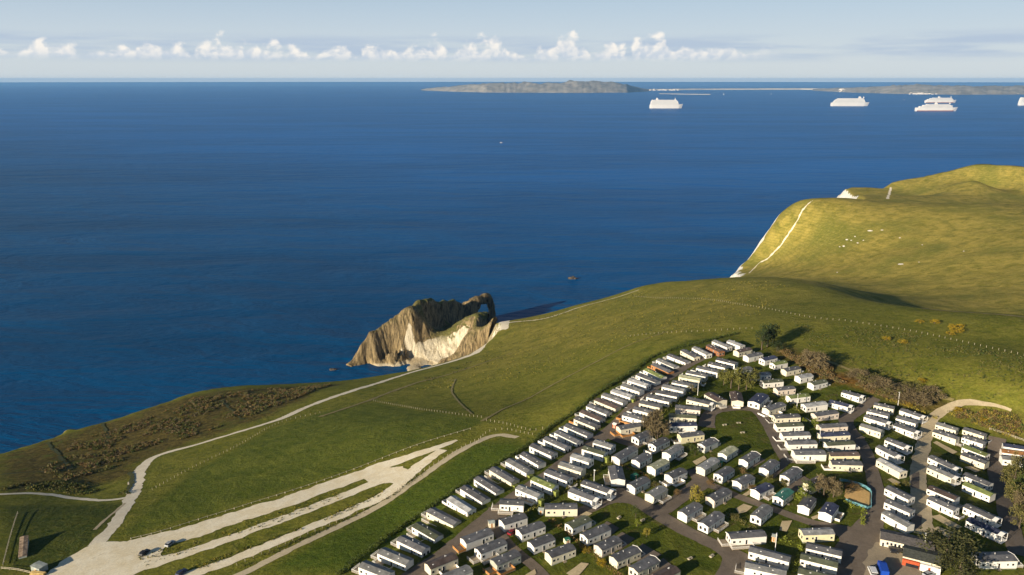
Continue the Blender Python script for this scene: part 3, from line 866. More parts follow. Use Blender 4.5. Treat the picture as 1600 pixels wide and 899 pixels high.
patch("yard", [(1368,846),(1400,856),(1416,870),(1440,890),(1430,905),(1360,908),(1346,880)], gravel_mat("yard_gravel", (0.26, 0.215, 0.15), (0.34, 0.28, 0.19), (0.19, 0.155, 0.11)), wob=0.25)
# parking bays and bare plots
for pp in [[(1128,706),(1146,697),(1160,706),(1140,716)],[(1160,722),(1180,709),(1196,720),(1176,732)],[(1192,741),(1214,722),(1236,722),(1210,748)],[(1225,765),(1252,742),(1266,750),(1240,772)],
           [(930,833),(948,815),(968,826),(945,846)],[(952,846),(972,832),(992,842),(968,862)],[(985,868),(1004,850),(1034,868),(1004,886)],[(1004,893),(1036,873),(1060,892),(1040,912)],
           [(1335,678),(1352,684),(1346,698),(1338,694)],[(1318,662),(1336,676),(1344,700),(1330,690)],[(1425,742),(1436,738),(1436,764),(1422,762)],[(1422,800),(1440,806),(1440,828),(1425,826)],[(1546,742),(1560,740),(1566,772),(1552,766)]]:
    patch("parking_bay", pp, M_tarmac, wob=0.08)
for pp in [[(1149,796),(1162,788),(1176,792),(1166,801),(1154,804)],[(1217,830),(1222,815),(1238,814),(1229,832)],[(1082,722),(1100,713),(1104,718),(1088,728)],[(1457,692),(1464,690),(1496,707),(1488,710)],
           [(1457,826),(1466,824),(1492,834),(1482,842)],[(1454,808),(1468,805),(1502,824),(1490,828)],[(1386,750),(1393,748),(1408,755),(1400,760)],[(1507,731),(1516,729),(1532,736),(1524,739)],
           [(905,806),(916,800),(926,803),(920,807)],[(885,897),(908,880),(920,882),(900,905)],[(1160,774),(1172,766),(1175,772),(1166,776)],[(1267,809),(1280,804),(1281,810),(1270,813)],[(820,900),(836,890),(838,897),(830,905)]]:
    patch("bare_plot", pp, M_sandpad, wob=0.12, step=1.0)
# faint tracks and banks in the grass
ribbon("trodden_track", [(500,652),(560,632),(644,601),(710,583),(760,566),(800,552)], [2.5,2.5,2.5,2,1.5,1], M_trod, 0.2)
ribbon("trodden_track", [(753,659),(800,634),(860,604),(920,572),(980,541),(1040,520)], [1.4,1.2,1.2,1.2,1.2,1], M_trod, 0.2)
ribbon("trodden_track", [(712,593),(706,612),(722,634),(738,648)], 0.8, M_trod, 0.2)
ribbon("trodden_track", [(1255,548),(1300,568),(1360,590),(1430,608),(1490,626)], 1.6, M_trod, 0.2)
ribbon("trodden_track", [(1440,482.5),(1500,488),(1560,492),(1600,496)], 2.5, M_trod, 0.25)
for hb_ in ([(73,692),(92,712),(110,734)], [(160,662),(168,684),(163,702)], [(345,626),(362,642),(378,656)], [(198,770),(206,752),(204,738)], [(2,742),(60,738),(110,735)]):
    ribbon("field_bank", hb_, 1.6, M_darkline, 0.3)
# outcrops of chalk on the far down
for (px, py, w_, h_) in [(1359,361,10,2.0),(1378,360,5,1.5),(1323,375,4,2),(1318,385,4,2.4),(1340,380,3,1.6),(1336,370,3,1.4),(1349,376,2.5,1.5),(1407,413,9,2.2),(1406,372,3,1.6),(1308,426,2.5,1.4),(1441,383,2,1.2),(1506,393,2.4,1.4),(1312,386,2.5,1.4),(1330,376,3,1.2),(1436,410,3,1.0)]:
    patch("chalk_patch", [(px + w_ * 0.5 * math.cos(a) * (0.8 + 0.4 * rnd.random()), py + h_ * 0.5 * math.sin(a) * (0.8 + 0.4 * rnd.random())) for a in [k * math.pi / 4 for k in range(8)]], M_chalkw, lift=0.2, wob=0.3, step=1.0)
# ------------------------------------------------------------------ static caravans
ROOF = {'d': (0.135, 0.135, 0.140), 'g': (0.23, 0.23, 0.22), 'l': (0.36, 0.36, 0.35), 'n': (0.20, 0.235, 0.075), 'm': (0.11, 0.12, 0.075), 'b': (0.115, 0.085, 0.072), 'u': (0.055, 0.062, 0.105), 'e': (0.06, 0.20, 0.15), 'o': (0.42, 0.20, 0.07), 'c': (0.42, 0.42, 0.27)}
ROOFW = {'d': 'dark grey', 'g': 'mid grey', 'l': 'pale grey', 'n': 'lime green', 'm': 'mossy grey', 'b': 'brown', 'u': 'navy', 'e': 'bright green', 'o': 'tan', 'c': 'cream'}
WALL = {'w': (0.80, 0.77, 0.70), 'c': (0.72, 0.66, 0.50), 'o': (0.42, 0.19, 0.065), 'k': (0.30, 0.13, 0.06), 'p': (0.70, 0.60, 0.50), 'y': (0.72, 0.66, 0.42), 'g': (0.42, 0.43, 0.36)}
WALLW = {'w': 'white', 'c': 'cream', 'o': 'orange timber', 'k': 'brown timber', 'p': 'pinkish', 'y': 'pale yellow', 'g': 'grey'}
M_roof = {k: simple_mat("roof_" + ROOFW[k].replace(' ', '_'), v, 0.6, 0.3, 0.3, 0.5, objvar=0.3) for k, v in ROOF.items()}
M_wall = {k: simple_mat("wall_" + WALLW[k].replace(' ', '_'), v, 0.6, 0.3, 0.06, 0.8, objvar=0.06) for k, v in WALL.items()}
M_glass = simple_mat("window_glass", (0.018, 0.020, 0.024), 0.15, 0.5, 0.3)
M_white = simple_mat("white_upvc", (0.80, 0.78, 0.73), 0.5, 0.4, 0.05)
M_deck = simple_mat("deck_boards", (0.33, 0.27, 0.19), 0.8, 0.2, 0.2, 3)
M_wood = simple_mat("stained_timber", (0.40, 0.19, 0.06), 0.7, 0.2, 0.2, 2)
M_lime = simple_mat("green_box_board", (0.23, 0.26, 0.06), 0.7, 0.2, 0.15)
M_gapshade = simple_mat("gap_shade", (0.03, 0.03, 0.03), 0.9, 0.1)
EAVE, RISE, WID = 3.15, 0.6, 4.1
U = {}
def unit(key, fn):
    if key not in U: U[key] = fn()
    return U[key]
def me_wall():
    m = MB()
    m.prism([(0, 0.42), (WID, 0.42), (WID, EAVE), (WID / 2, EAVE + RISE - 0.06), (0, EAVE)], 0, 1, 'x')
    return m.me("wall")
def me_roof():
    e = 0.14; t = 0.10
    m = MB()
    m.prism([(-e, EAVE - 0.05), (WID / 2, EAVE + RISE), (WID + e, EAVE - 0.05), (WID + e, EAVE + t - 0.05), (WID / 2, EAVE + RISE + t), (-e, EAVE + t - 0.05)], -0.012, 1.012, 'x')
    return m.me("roof")
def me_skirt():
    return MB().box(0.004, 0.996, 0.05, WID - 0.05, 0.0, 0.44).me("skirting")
def me_window(w, h):
    m = MB()
    m.box(-w / 2 - .06, w / 2 + .06, -0.03, 0.02, -h / 2 - .06, h / 2 + .06, 1)
    m.box(-w / 2, w / 2, -0.045, 0.0, -h / 2, h / 2, 0)
    if w > 1.0: m.box(-0.03, 0.03, -0.055, 0.0, -h / 2, h / 2, 1)
    return m.me("window")
def me_door():
    m = MB()
    m.box(-0.42, 0.42, -0.03, 0.02, 0.5, 2.42, 1)
    m.box(-0.30, 0.30, -0.045, 0.0, 0.62, 2.3, 0)
    return m.me("door")
def me_steps():
    m = MB()
    m.box(-0.6, 0.6, -0.5, 0, 0, 0.42).box(-0.6, 0.6, -0.9, -0.5, 0, 0.2)
    return m.me("steps")
def me_trim():
    t = 0.16; e = 0.2
    m = MB()
    prof = [(-e, EAVE - 0.16), (WID / 2, EAVE + RISE - 0.09), (WID + e, EAVE - 0.16), (WID + e, EAVE + t), (WID / 2, EAVE + RISE + t + 0.06), (-e, EAVE + t)]
    m.prism(prof, 0.0, 0.14, 'x')
    return m.me("gable_trim")
def me_deck(lx, ly, solid):
    """deck floor with a railing round three sides; inner side at y = ly"""
    f = MB().box(0, lx, 0, ly, 0.30, 0.48)
    for x in np.linspace(0.1, lx - 0.1, max(2, int(lx / 2))):
        f.box(x - .06, x + .06, 0.1, 0.22, 0, 0.3)
    r = MB()
    H = 1.35
    for (x0, x1, y0, y1) in ((0, lx, 0, 0.07), (0, 0.07, 0.07, ly), (lx - 0.07, lx, 0.07, ly)):
        r.box(x0, x1, y0, y1, H - 0.08, H)
        if solid:
            r.box(x0 + .01, x1 - .01, y0 + .01, y1 - .01, 0.5, H - 0.1)
        else:
            if x1 - x0 > y1 - y0:
                for x in np.arange(x0 + 0.02, x1, 0.3): r.box(x, x + 0.06, y0 + .01, y1 - .01, 0.48, H - 0.08)
            else:
                for y in np.arange(y0 + 0.02, y1, 0.3): r.box(x0 + .01, x1 - .01, y, y + 0.06, 0.48, H - 0.08)
    return f.me("deck_floor"), r.me("deck_railing")
def me_flue():
    return MB().cyl((0, 0, 0), 0.08, 0.08, 0.55, 6).box(-.14, .14, -.14, .14, 0.55, 0.62).me("flue")
def me_box():
    m = MB()
    m.box(0, 1.3, 0, 2.0, 0, 2.1)
    m.prism([(-0.1, 2.1), (2.1, 2.1), (2.1, 2.22), (-0.1, 2.42)], -0.1, 1.4, 'x')
    return m.me("storage_box")
def me_porch():
    m = MB()
    for y in (0.1, WID - 0.1):
        m.box(1.45, 1.57, y - .06, y + .06, 0.3, EAVE)
    m.box(0, 1.6, 0.04, WID - 0.04, 0.30, 0.46)
    for y in (0.04, WID - 0.1): m.box(0, 1.5, y, y + .06, 1.2, 1.28)
    m.box(1.5, 1.56, 0.1, WID - .1, 1.2, 1.28)
    for y in np.arange(0.3, WID - 0.2, 0.35): m.box(1.5, 1.55, y, y + 0.06, 0.46, 1.2)
    m.prism([(0.0, EAVE - 0.02), (WID / 2, EAVE + RISE - 0.05), (WID, EAVE - 0.02), (WID, EAVE + 0.08), (WID / 2, EAVE + RISE + 0.05), (0, EAVE + 0.08)], 0, 1.6, 'x')
    return m.me("porch")
NCAR = [0]
CARAVANS = []
def caravan(x1, y1, x2, y2, roof='d', wall='w', opt='', row='park', wid=1.0):
    """near eave of a caravan from pixel 1 to pixel 2; the body lies to the left of that line"""
    a = G(x1, y1, EAVE); b = G(x2, y2, EAVE)
    L = math.hypot(b[0] - a[0], b[1] - a[1])
    ux, uy = (b[0] - a[0]) / L, (b[1] - a[1]) / L
    LL = min(max(L * 1.07, 8.8), 14.0)
    cx, cy = (a[0] + b[0]) / 2, (a[1] + b[1]) / 2
    a = (cx - ux * LL / 2, cy - uy * LL / 2)
    L = LL
    rz = math.atan2(uy, ux)
    z = min(zt(a[0], a[1]), zt(a[0] + ux * L, a[1] + uy * L), zt(a[0] - uy * WID, a[1] + ux * WID))
    r = random.Random(int(x1 * 7 + y1 * 13))
    e = empty("static_caravan", (a[0], a[1], z - 0.03), rz)
    W_ = WID * wid
    link("wall", unit('wall', me_wall), None, e, scale=(L, wid, 1)).data.materials.clear() if False else None
    def part(name, key, fn, mats, loc=(0, 0, 0), rot=0, scale=(1, 1, 1)):
        mats = mats if isinstance(mats, (list, tuple)) else [mats]
        k = (key, tuple(m.name for m in mats))
        def mk():
            me = fn()
            for m in mats: me.materials.append(m)
            return me
        o = bpy.data.objects.new(name, unit(k, mk))
        col.objects.link(o)
        o.parent = e
        o.location = loc
        o.rotation_euler = (0, 0, rot)
        o.scale = scale
        return o
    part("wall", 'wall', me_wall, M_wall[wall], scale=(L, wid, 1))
    part("roof", 'roof', me_roof, M_roof[roof], scale=(L, wid, 1))
    part("skirting", 'skirt', me_skirt, M_gapshade if r.random() < 0.4 else M_wall['g'], scale=(L, wid, 1))  # near-black ones paint the shade of an open gap under the floor
    win = [M_glass, M_white]
    # near side: door and windows at uneven spacing
    dpos = r.uniform(0.40, 0.62) * L
    part("door", 'door', me_door, win, (dpos, -0.0, 0))
    if r.random() < 0.7: part("steps", 'steps', me_steps, M_deck, (dpos, -0.02, 0))
    for f, w, h in ((0.10, 0.9, 0.8), (0.28, 0.6, 0.7), (0.74, 0.5, 0.7), (0.90, 0.7, 0.7)):
        xx = (f + r.uniform(-.03, .03)) * L
        if abs(xx - dpos) > 1.1 and r.random() < 0.75:
            part("window", ('win', w, h), lambda w=w, h=h: me_window(w, h), win, (xx, 0, 1.78))
    for f, w, h in ((0.14, 1.3, 1.0), (0.45, 0.9, 0.9), (0.8, 0.9, 0.9)):      # far side
        part("window", ('win', w, h), lambda w=w, h=h: me_window(w, h), win, (f * L, W_, 1.78), math.pi)
    ends = r.random()
    for y in (0.28, 0.72):                                                       # ends
        if ends < 0.45: part("window", ('win', 0.9, 1.2), lambda: me_window(0.9, 1.2), win, (0, y * W_, 1.75), -math.pi / 2)
        if ends > 0.3: part("window", ('win', 0.9, 1.0), lambda: me_window(0.9, 1.0), win, (L, y * W_, 1.75), math.pi / 2)
    if r.random() < 0.6: part("flue", 'flue', me_flue, M_white, (L * r.uniform(.3, .7), W_ * 0.62, EAVE + RISE - 0.15))
    for f_ in (r.uniform(.15, .35), r.uniform(.6, .85)): part("roof_vent", 'vent', lambda: MB().box(-.25, .25, -.2, .2, 0, .16).me("roof_vent"), M_white, (f_ * L, W_ * r.choice((0.3, 0.7)), EAVE + RISE * 0.58))
    if 'T' in opt: part("gable_trim", 'trim', me_trim, M_white, (L * 1.012, 0, 0), scale=(1, wid, 1))
    if 'S' in opt: part("gable_trim", 'trim', me_trim, M_white, (-0.14 - L * .012, 0, 0), scale=(1, wid, 1))
    if 'V' in opt: part("porch", 'porch', me_porch, M_white, (L * 1.013, 0, 0), scale=(1, wid, 1))
    rail = M_wood if 'W' in opt else M_white
    solid = 'W' in opt or r.random() < 0.35
    if 'L' in opt:
        fm, rm = unit(('deckL', solid), lambda: me_deck(3.0, WID, solid))
        for nm, mm, mt in (("deck_floor", fm, M_deck), ("deck_railing", rm, rail)):
            part(nm, ('dl', nm, solid), lambda mm=mm: mm.copy(), mt, (-3.04, -0.0, 0), scale=(1, wid, 1))
    if 'R' in opt:
        fm, rm = unit(('deckR', solid), lambda: me_deck(2.2, WID - 0.6, solid))
        for nm, mm, mt in (("deck_floor", fm, M_deck), ("deck_railing", rm, rail)):
            part(nm, ('dr', nm, solid), lambda mm=mm: mm.copy(), mt, (L + 0.16, 0.3, 0))
    if 'F' in opt:
        fm, rm = unit(('deckF', solid), lambda: me_deck(1.0, 2.2, solid))
        fl = L * 0.62
        k = ('dfl', round(fl, 1), solid)
        fm, rm = unit(k, lambda: me_deck(fl, 2.2, solid))
        x0 = -0.3 if 'L' in opt else L * 0.3
        for nm, mm, mt in (("deck_floor", fm, M_deck), ("deck_railing", rm, rail)):
            part(nm, ('df', nm, k), lambda mm=mm: mm.copy(), mt, (x0, -2.26, 0))
    if 'B' in opt: part("storage_box", 'sbox', me_box, M_lime, (L + 0.5, 0.2, 0))
    txt = []
    if opt:
        if 'L' in opt or 'F' in opt or 'R' in opt: txt.append(('timber' if 'W' in opt else 'railed') + ' deck')
        if 'V' in opt: txt.append('open porch')
        if 'B' in opt: txt.append('green box at its end')
    NCAR[0] += 1
    CARAVANS.append((row, (x1 + x2) / 2, (y1 + y2) / 2, e, WALLW[wall], ROOFW[roof], txt))
    return e
def tile(ox, oy, items, row, s=8.0):
    for it in items:
        x1, y1, x2, y2 = it[:4]
        caravan(ox + x1 / s, oy + y1 / s, ox + x2 / s, oy + y2 / s, *(it[4:6] if len(it) > 5 else ('d', 'w')), it[6] if len(it) > 6 else '', row, it[7] if len(it) > 7 else 1.0)
H1, H2 = 'hedge', 'lane'
tile(940, 515, [(1135,232,1302,300,'g','w',''),(990,265,1150,330,'d','c',''),(815,325,1050,380,'d','w','L'),(660,378,925,440,'g','w','L'),(610,440,845,500,'d','o','LW'),(520,505,745,570,'n','w','L'),(435,568,665,630,'d','w','L'),
     (330,635,550,690,'l','w','LR'),(245,705,465,765,'g','w','L'),(120,775,350,830,'l','w','B'),(1310,205,1460,275,'b','k',''),(1385,150,1560,215,'g','w','')], H1)
tile(1120, 515, [(130,150,285,205,'l','w','')], H1)
tile(820, 605, [(965,103,1216,170,'g','w','R'),(875,165,1125,240,'b','c','L'),(775,240,1010,310,'d','w',''),(690,315,925,385,'b','w','L'),(620,400,865,470,'d','c','LW'),(495,490,770,575,'d','w','L'),(375,570,640,665,'d','w','LF'),(235,650,490,735,'d','w','L')], H1)
tile(720, 690, [(865,60,1120,145,'d','w',''),(745,165,960,262,'d','w','LF'),(565,250,810,350,'g','w','LB'),(360,355,625,465,'d','c','LFB'),(165,470,435,590,'d','w',''),(0,590,255,700,'d','w','L')], H1)
tile(0, 0, [(699,781,729,795,'l','w','L')], H1, 1)
tile(540, 787, [(1020,105,1330,205,'d','c','LF'),(835,290,1100,395,'m','w','LF'),(645,460,940,570,'d','w','L'),(405,620,735,735,'g','w','LF'),(170,795,500,905,'g','w','L')], H1)
tile(0, 0, [(1119.4,562,1147,569.3,'d','w','')], H2, 1)
tile(940, 515, [(1335,428,1535,478,'d','w','L'),(1190,480,1440,540,'d','w','L'),(1060,540,1290,590,'d','w','L'),(970,590,1215,640,'c','c','R'),(885,655,1145,715,'d','w','L'),(760,710,1010,775,'g','w',''),(680,785,930,840,'d','w','L')], H2)
tile(0, 0, [(1011,620,1044,628,'d','w','L'),(999.5,630,1029.4,637,'d','c',''),(990,639.4,1014.4,646,'d','w','L'),(973,649,1005,657.6,'d','w','LFW')], H2, 1)
tile(820, 605, [(865,695,1060,760,'g','w',''),(720,770,970,850,'m','w','B')], H2)
tile(720, 690, [(1375,185,1590,260,'l','w',''),(1225,290,1490,380,'g','c','F'),(1050,385,1315,490,'d','w','R'),(880,480,1130,590,'n','w','B'),(690,590,945,700,'g','w','BF'),(497,785,768,800,'d','w','LF')], H2)
C1 = 'fan'      # fanned out below the bushes and pines
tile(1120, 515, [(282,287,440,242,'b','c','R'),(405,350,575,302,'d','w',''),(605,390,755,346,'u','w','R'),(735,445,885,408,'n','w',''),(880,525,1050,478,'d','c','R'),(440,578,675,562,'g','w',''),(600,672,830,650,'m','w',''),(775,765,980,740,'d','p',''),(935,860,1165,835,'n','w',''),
     (1055,610,1205,568,'l','w',''),(1220,695,1385,645,'m','w','R'),(300,522,440,490,'d','g','R')], C1)  # last one lies in shadow; its grey wall colour carries that shade
tile(1180, 605, [(650,240,900,216,'l','w',''),(780,350,1040,326,'d','p','L'),(1090,45,1290,122,'d','w','V'),(925,170,1150,248,'u','w','V')], C1)
C2 = 'green'    # round the keyhole-shaped green
tile(1000, 605, [(590,140,850,218,'d','c','V'),(810,80,965,182,'b','c','R',1.35),(1122,58,1150,168,'b','c','R',1.3),(452,252,742,292,'d','p',''),(380,372,695,392,'m','c',''),(385,492,705,478,'u','w','F'),(530,632,798,588,'d','y','L'),(205,745,370,660,'d','w','L'),(820,745,975,670,'d','w','TR'),(390,850,545,748,'g','w','F'),(1090,862,1225,770,'c','w','')], C2)
tile(0, 0, [(1187.5,631,1201,619,'u','w','FR',1.4),(999,687,1020,676.5,'d','w','F')], C2, 1)
tile(820, 605, [(1208,533,1442,480,'d','c','LFW')], C2)
tile(1180, 605, [(185,285,380,226,'d','c','LF')], C2)
C3 = 'twin'     # two short stacks facing the green
tile(1180, 605, [(270,379,560,378,'d','c','L'),(290,484,600,487,'m','w',''),(365,600,685,603,'d','w','L'),(430,708,768,712,'d','w','L'),(520,838,880,845,'d','w','LF',1.2),(835,490,1150,492,'d','p',''),(840,597,1180,602,'u','c',''),(920,712,1245,715,'m','w','R'),(960,848,1300,858,'b','y','')], C3)
tile(1240, 690, [(500,280,855,300,'d','c','L')], C3)
C4 = 'middle'
tile(900, 690, [(70,515,375,638,'d','w','V'),(555,212,768,98,'d','w',''),(810,258,940,185,'d','w',''),(1000,350,1165,262,'c','w',''),(1215,455,1385,380,'d','w','LF'),(745,580,925,490,'d','w',''),(405,310,440,474,'d','w','F',1.3),(985,695,1140,602,'g','c','F')], C4)
tile(0, 0, [(888.7,766,924,782,'d','w','V')], C4, 1)
tile(1080, 690, [(715,260,860,165,'d','w','T'),(975,365,1105,262,'d','w',''),(1235,465,1385,362,'d','w','T'),(180,355,355,237,'l','c',''),(405,440,535,352,'d','w',''),(635,540,795,452,'d','w','S'),(300,740,505,628,'d','p',''),(865,650,1030,562,'u','w','SF'),(1155,735,1285,622,'e','w','S')], C4)
tile(0, 0, [(1265,795,1275.6,779,'d','w','S'),(1300,806,1310.5,790,'u','w','SF',1.1),(1270,761,1291,750.5,'b','y','L')], C4, 1)
C5 = 'east'
tile(1340, 605, [(218,205,435,273,'d','c',''),(125,278,370,362,'d','w',''),(90,350,340,452,'d','w','V'),(35,470,280,566,'g','c',''),(535,265,770,373,'d','w','V'),(500,372,705,450,'d','w',''),(455,458,695,566,'d','w','V'),(362,660,555,746,'d','w','V'),(235,745,455,856,'d','w','V'),(985,450,1220,541,'g','c',''),(950,538,1220,650,'d','c','R'),(1325,510,1570,611,'d','c','R'),(1335,620,1535,701,'d','w','')], C5)
tile(1400, 690, [(835,60,1105,180,'n','w',''),(820,160,1100,276,'d','c',''),(410,190,690,326,'d','w','V'),(400,315,685,446,'g','c','V'),(845,410,1140,541,'d','w',''),(845,530,1165,681,'n','w',''),(400,575,720,726,'b','w','R'),(400,705,705,860,'d','w','R')], C5)
tile(1240, 690, [(1045,230,1320,376,'l','c',''),(1150,580,1425,722,'d','w',''),(1145,750,1440,890,'d','w','')], C5)
tile(0, 0, [(1379,801,1415.6,823,'g','w',''),(1570,698,1620,703.5,'u','w',''),(1568,707.5,1620,712.5,'o','w',''),(1569,718,1620,722,'g','w','')], C5, 1)
tile(1400, 787, [(855,30,1180,195,'d','w','V'),(890,200,1250,380,'u','w','V'),(1080,715,1510,716,'d','w','TR',1.25)], C5)
C6 = 'south'
tile(0, 0, [(674.5,889,714.4,873,'b','c','F'),(697,909,737.5,893,'g','w','')], C6, 1)
tile(700, 787, [(715,265,985,170,'d','w',''),(240,495,560,366,'d','w','LW'),(425,625,730,496,'d','w','LF'),(625,770,905,646,'d','g','LFW'),(935,385,1210,276,'d','w',''),(1095,540,1325,441,'d','w',''),(1305,675,1590,561,'d','c',''),(1230,66,1605,68,'d','c','')], C6)
tile(860, 787, [(285,310,510,201,'m','w','R'),(475,440,750,312,'d','w',''),(655,580,890,461,'d','p','R'),(850,725,1125,592,'d','c','TR'),(1105,860,1355,716,'d','c','T'),(1395,965,1620,840,'b','c','')], C6)
tile(1040, 787, [(275,150,460,32,'d','w','F'),(540,290,735,142,'d','w','SF'),(1200,190,1340,52,'g','w',''),(832,440,1250,407,'d','w','SLF'),(1055,592,1525,726,'d','w','F'),(1008,797,1485,905,'g','w','L')], C6)
tile(1220, 787, [(300,395,665,376,'l','y',''),(330,556,745,655,'d','w',''),(258,692,690,800,'m','w',''),(230,872,660,975,'m','w','')], C6)
# labels: colour first, then the place in its row
ORD = ['first','second','third','fourth','fifth','sixth','seventh','eighth','ninth','tenth','eleventh','twelfth']
def ordw(i):
    if i < 12: return ORD[i]
    t, u = divmod(i + 1, 10)
    base = {1: ['', 'eleventh','twelfth','thirteenth','fourteenth','fifteenth','sixteenth','seventeenth','eighteenth','nineteenth']}
    if t == 1: return base[1][u]
    tens = {2: 'twenty', 3: 'thirty', 4: 'forty'}[t]
    return (tens + '-' + ORD[u - 1]) if u else {2: 'twentieth', 3: 'thirtieth', 4: 'fortieth'}[t]
PLACE = {'hedge': 'from bottom, field-hedge row', 'lane': 'from bottom, row across the lane',
         'fan': 'from left below the pines', 'green': 'from left around keyhole green', 'twin': 'from top, twin stacks',
         'middle': 'from left, middle cluster', 'east': 'from left, eastern rows', 'south': 'from left, nearest cluster'}
GROUPS = {'hedge': 'caravans in the row beside the field hedge', 'lane': 'caravans across the lane from the hedge row', 'fan': 'caravans below the pines', 'green': 'caravans around the keyhole green',
          'twin': 'caravans in the twin stacks', 'middle': 'caravans in the middle cluster', 'east': 'caravans in the eastern rows', 'south': 'caravans in the nearest cluster'}
for row in PLACE:
    mine = [c for c in CARAVANS if c[0] == row]
    mine.sort(key=(lambda c: -c[2]) if row in ('hedge', 'lane') else (lambda c: c[2]) if row == 'twin' else (lambda c: c[1]))
    for i, c in enumerate(mine):
        t = f"{c[4]} {c[5]}-roofed caravan"
        if c[6]: t += " with " + c[6][0].replace('green box at its end', 'green box')
        t += f", {ordw(i)} {PLACE[row]}"
        tag(c[3], t, "caravan", GROUPS[row])
# ------------------------------------------------------------------ trees, bushes, hedges, scrub
def leaf_mat(name, cols, scale=0.7, trans=0.0):
    m, nt, b, pos = new_mat(name)
    f = nt.noise(pos, scale, 3, 0.6)
    g = nt.noise(pos, scale * 5, 2, 0.6)
    c = nt.mix(nt.ramp(f, 0.33, 0.67), cols[0], cols[1])
    c = nt.mix(nt.ramp(g, 0.5, 0.72), c, cols[2])
    nt.inp(b.inputs['Base Color'], c)
    b.inputs['Roughness'].default_value = 0.9
    b.inputs['Specular IOR Level'].default_value = 0.08
    return m
LM = {
 'pine': leaf_mat("pine_needles", ((0.020, 0.034, 0.012), (0.045, 0.062, 0.022), (0.075, 0.085, 0.030))),
 'cypress': leaf_mat("cypress_sprays", ((0.030, 0.038, 0.013), (0.075, 0.075, 0.028), (0.13, 0.115, 0.05))),
 'bare': leaf_mat("bare_twigs", ((0.10, 0.075, 0.040), (0.19, 0.15, 0.080), (0.25, 0.20, 0.10))),
 'olive': leaf_mat("olive_leaves", ((0.075, 0.075, 0.022), (0.15, 0.135, 0.045), (0.22, 0.185, 0.06))),
 'ivy': leaf_mat("ivy_leaves", ((0.080, 0.090, 0.020), (0.165, 0.160, 0.038), (0.25, 0.22, 0.055))),
 'lime': leaf_mat("bright_leaves", ((0.11, 0.14, 0.018), (0.20, 0.23, 0.030), (0.28, 0.28, 0.045))),
 'green': leaf_mat("green_leaves", ((0.035, 0.055, 0.014), (0.075, 0.095, 0.022), (0.11, 0.12, 0.032))),
 'gorse': leaf_mat("gorse_bloom", ((0.16, 0.12, 0.018), (0.42, 0.29, 0.020), (0.55, 0.38, 0.03))),
 'yellow': leaf_mat("yellow_leaves", ((0.18, 0.15, 0.025), (0.30, 0.25, 0.04), (0.38, 0.31, 0.06))),
 'rust': leaf_mat("rusty_scrub", ((0.10, 0.065, 0.028), (0.20, 0.125, 0.050), (0.27, 0.19, 0.07))),
}
M_bark = simple_mat("bark", (0.11, 0.085, 0.060), 0.9, 0.1, 0.3, 3)
def leaves(rs, centres, radii, n, size, elong=1.0, up=0.0):
    """n leaf triangles round clump centres"""
    k = rs.randint(0, len(centres), n)
    d = rs.normal(size=(n, 3)); d /= np.linalg.norm(d, axis=1)[:, None]
    p = centres[k] + d * (radii[k] * rs.rand(n) ** 0.4)[:, None]
    a = rs.normal(size=(n, 3)); a[:, 2] += up
    a /= np.linalg.norm(a, axis=1)[:, None]
    b = np.cross(a, rs.normal(size=(n, 3))); b /= np.linalg.norm(b, axis=1)[:, None] + 1e-9
    s = size * (0.6 + 0.8 * rs.rand(n))[:, None]
    v = np.stack([p - b * s * 0.5, p + b * s * 0.5, p + a * s * elong], 1).reshape(-1, 3)
    return v
def tri_mesh(name, v, mat):
    me = np_mesh(name, v, np.arange(len(v)).reshape(-1, 3), False)
    me.materials.append(mat)
    return me
def tube(path, radii, n=6):
    V, F = [], []
    for i, (p, r) in enumerate(zip(path, radii)):
        for k in range(n):
            a = 2 * math.pi * k / n
            V.append((p[0] + r * math.cos(a), p[1] + r * math.sin(a), p[2]))
    for i in range(len(path) - 1):
        F += [(i * n + k, i * n + (k + 1) % n, (i + 1) * n + (k + 1) % n, (i + 1) * n + k) for k in range(n)]
    return V, F
TREEM = {}
def tree_meshes(kind, var):
    key = (kind, var)
    if key in TREEM: return TREEM[key]
    rs = np.random.RandomState(hash(kind) % 1000 * 0 + sum(map(ord, kind)) * 7 + var)
    # unit tree: height 1, crown width 1
    conif = kind == 'pine'
    nc = 26
    th = rs.rand(nc) * 2 * math.pi
    rr = 0.43 * np.sqrt(rs.rand(nc))
    zz = 0.30 + 0.62 * rs.rand(nc)
    lim = np.sqrt(np.clip(1 - ((zz - 0.5) / 0.52) ** 2, 0.05, 1))
    cen = np.stack([rr * np.cos(th) * lim, rr * np.sin(th) * lim, zz], -1)
    rad_c = 0.10 + 0.09 * rs.rand(nc)
    bare = kind == 'bare'
    n = 1500 if conif else 1300
    v = leaves(rs, cen, rad_c, n, 0.045 if not bare else 0.028, 1.0 if not bare else 3.4, 0.8 if bare else 0.2)
    crown = tri_mesh("crown", v, LM[kind])
    V, F = tube([(0, 0, -0.03), (0.01, 0, 0.25), (0.0, 0.02, 0.5), (0.02, 0.01, 0.78)], [0.045, 0.034, 0.022, 0.008])
    for j in range(7):
        c = cen[rs.randint(nc)]
        z0 = 0.15 + 0.35 * rs.rand()
        p0 = np.array([0.0, 0.0, z0])
        v2, f2 = tube([p0, p0 * 0.5 + c * 0.5 + np.array([0, 0, 0.02]), c], [0.016, 0.011, 0.004], 4)
        b0 = len(V)
        V += v2; F += [tuple(b0 + q for q in f) for f in f2]
    tm = mesh("trunk", V, F, True)
    tm.materials.append(M_bark)
    TREEM[key] = (crown, tm)
    return TREEM[key]
